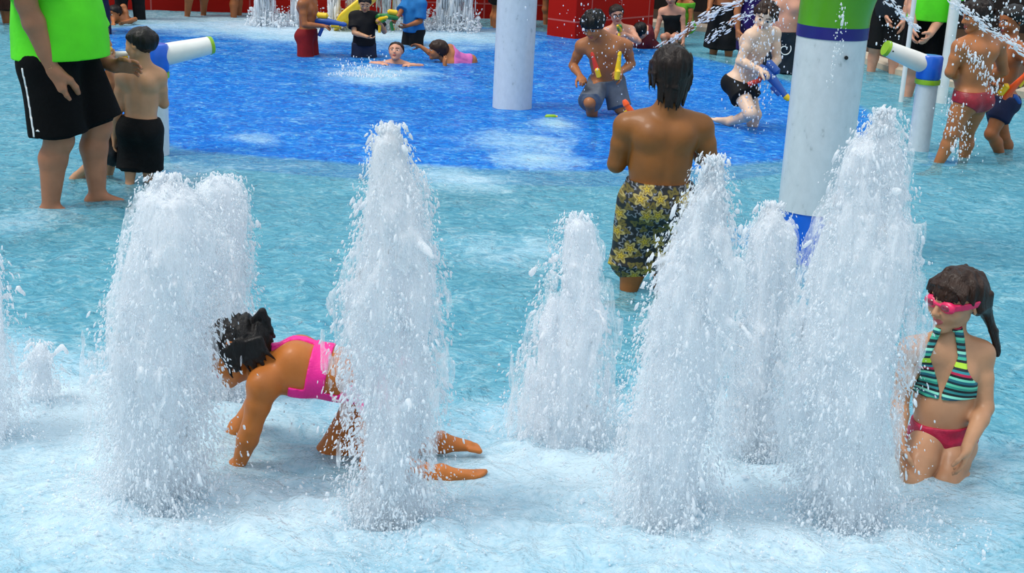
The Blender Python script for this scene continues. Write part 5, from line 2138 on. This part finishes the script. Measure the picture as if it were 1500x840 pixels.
# child in red briefs
CRB = plain('dark_red_briefs', '#8a0f22', .4, .25, 24, .25, 60)
o_ = standing('child', 'child with bare back in dark red swim briefs, turning left', (1408, 238), 1.36, -150, 'tan', pel=(1424, 140, .0), neck=(1436, 56, -.02), head=(1430, 24, -.03), HH=.225, hf=nrm(V(-.95, -.2, -.2)), h=.007, build=1.18, belly=.9,
              shp=dict(L=(1406, 70, -.06), R=(1462, 66, .10)),
              arms=dict(L=dict(E=(1392, 106, -.06), W=(1404, 112, .12), curl=.7), R=dict(E=(1470, 104, .2), W=(1440, 116, .3), curl=.7)),
              legs=dict(L=dict(K=(1394, 196, -.05), A=(1370, 248, -.02), fd=V(-.8, -.3, 0)), R=dict(K=(1416, 196, .22), A=(1408, 246, .28), fd=V(-.8, .1, 0))),
              clothes=[('brief', 'swim_briefs', CRB, dict(waist=.10, cut=.55))], hair=HAIR_DKB, hairp=dict(a=-.12, vol=1.12, rough=.03))
p_ = standing('boy', 'person behind the child in red briefs, navy trunks, holding a toy gun', (1462, 234), 1.36, -70, 'brown', dy=.35, pel=(1466, 142, .0), neck=(1478, 62, -.02), head=(1482, 30, -.03), HH=.22, hf=nrm(V(-.9, -.3, -.2)), h=.008,
              arms=dict(L=dict(W=(1484, 128, -.28), curl=.9), R=dict(W=(1462, 120, .0), curl=.6)),
              legs=dict(L=dict(K=(1452, 196, -.12), A=(1470, 244, .0), fd=V(-.8, -.3, 0)), R=dict(K=(1470, 200, .1), A=(1478, 244, .2), fd=V(-.8, 0, 0))),
              clothes=[('trunks', 'swim_trunks', NAVYT, dict(frac=.55, flare=.02, waist=.06))], hair=HAIR_BLK)
water_gun(at_y(1486, 140, at_z(1462, 234)[1] + .05), V(.45, -.3, .9), 'toy gun with orange tip, yellow tank and blue grip near the right edge', ORG, YEL, ORG, .30, V(-1, 0, .2), TOYB)
# lifeguard on the right
q_ = standing('person', 'person in a lime green shirt and black shorts behind the right water cannon', (1348, 143), 1.80, -20, 'pink', HH=.235, build=1.15, h=.009, depth=.2, belly=.8,
              arms=dict(L=dict(E=(1390, 8, .0), W=(1362, 50, -.30), curl=.5), R=dict(W=(1336, 60, -.2), curl=.5)),
              clothes=[('shirt', 'shirt', LIME, dict(hem=.0, sleeve=.75, pad=.02, flare=.03)), ('trunks', 'shorts', BLACKS, dict(frac=.95, flare=.05, waist=.1))], hair=HAIR_DKB)
aa = standing('person', 'person in dark clothes in the shade left of the right lifeguard', (1312, 118), 1.70, -25, 'pink', HH=.225, depth=.2, dy=.6,
              arms=dict(L=dict(W=(1318, 62, -.2)), R=dict(W=(1306, 62, -.2))),
              clothes=[('shirt', 'shirt', CL('dark_slate_shirt', '#1a2027'), dict(hem=-.2, sleeve=.6)), ('trunks', 'shorts', BLKT, dict(frac=1.0, flare=.03))], hair=HAIR_DKB)
# left background
r_ = standing('person', 'person in a washed blue shirt and dark navy trousers by the left lifeguard', (134, 48), 1.62, 160, 'fair', HH=.22, depth=.2, legs=None,
              clothes=[('shirt', 'shirt', NAVYB, dict(hem=-.25, sleeve=.7)), ('trunks', 'trousers', NAVYT, dict(frac=1.75, flare=.03, waist=.0))], hair=HAIR_DKB)
s_ = standing('person', 'person in black leggings standing behind the dark haired child', (191, 28), 1.55, 20, 'tan', HH=.215, depth=.18,
              clothes=[('shirt', 'top', CL('brown_top', '#3a1d18'), dict(hem=-.1, sleeve=.5)), ('trunks', 'leggings', BLKT, dict(frac=1.75, flare=-.004, waist=.0, pad=.008))], hair=HAIR_DKB)
t_ = standing('child', 'child crouching with dark wet hair in the shallow water by the red wall', (174, 33), 1.0, -30, 'tan', HH=.19, pel=(180, 34, .1), neck=(174, 26, .0), head=(168, 20, -.08), hf=nrm(V(-.6, -.8, -.2)), hu=V(-.2, 0, 1),
              arms=dict(L=dict(W=(184, 32, -.25)), R=dict(W=(166, 34, -.25))),
              legs=dict(L=dict(A=(186, 38, -.05), pole=V(.3, -1, .5)), R=dict(A=(174, 38, -.05), pole=V(-.3, -1, .5))), clothes=[('trunks', 'swim_trunks', NAVYT, dict(frac=.7))], hair=HAIR_BLK)
u_ = standing('person', 'bare-legged person wading at the foot of the red wall, left one of two', (286, 23), 1.5, 25, 'brown', HH=.215, depth=.15,
              legs=dict(L=dict(A=(298, 23, .1)), R=dict(A=(274, 26, -.1))), clothes=[('trunks', 'shorts', NAVYT, dict(frac=.55, flare=.03)), ('shirt', 'shirt', NAVYB, dict(sleeve=.5))], hair=HAIR_DKB)
v_ = standing('person', 'bare-legged person wading beside the white water curtain farthest left', (346, 24), 1.5, 85, 'brown', HH=.215, depth=.15,
              clothes=[('trunks', 'shorts', BLKT, dict(frac=.5, flare=.03)), ('shirt', 'shirt', CL('rust_shirt', '#7a3018'), dict(sleeve=.5))], hair=HAIR_BLK)
w_ = standing('person', 'person at the far left edge with one brown leg in view', (-2, 34), 1.5, 60, 'brown', HH=.215, depth=.18,
              clothes=[('trunks', 'shorts', CL('brown_shorts', '#3a2014'), dict(frac=1.2, flare=.03)), ('shirt', 'shirt', NAVYB, dict(sleeve=.5))], hair=HAIR_BLK)
x_ = standing('person', 'person in black shorts half hidden behind the plain white column', (725, 39), 1.55, 100, 'tan', HH=.215, depth=.2,
              clothes=[('trunks', 'shorts', BLKT, dict(frac=.8, flare=.03)), ('shirt', 'shirt', CL('rust_shirt', '#7a3018'), dict(sleeve=.5))], hair=HAIR_BLK)
y_ = standing('person', 'bare-legged person standing between the plain white column and the red block', (806, 37), 1.45, -60, 'tan', HH=.21, depth=.2,
              clothes=[('trunks', 'shorts', WETRED, dict(frac=.5, flare=.03)), ('shirt', 'shirt', CL('rust_shirt', '#7a3018'), dict(sleeve=.5))], hair=HAIR_DKB)
z_ = standing('person', 'person in black shorts standing against the left edge of the red block', (829, 36), 1.50, 170, 'tan', HH=.215, depth=.2,
              clothes=[('trunks', 'shorts', BLKT, dict(frac=.8, flare=.03)), ('shirt', 'shirt', BLKT, dict(sleeve=.5))], hair=HAIR_DKB)
# gun in the hands of the boy in floral trunks, hidden by his back but for its tip
_d = nrm(V(-.52, .12, .85))
water_gun(pb(914, 146, .2) - _d * .17 - nrm(V(.85, 0, .52)) * .032, _d, 'toy gun of the person in floral trunks, only its orange tip in view', ORG, YEL, ORG, .24)
water_gun(ph_(160, 92, .03), nrm(V(1, .1, .22)), 'white and yellow toy gun pointed at the left water cannon', WHITEP, YEL, YEL, .24)
for _k in JETS:
    jet('water_jet', _k, nd=.62 * {'small left': 2200, 'short': 8000, 'edge': 6000, 'front left': 30000, 'centre': 28000, 'right': 30000, 'boy': 26000}.get(_k, 18000))
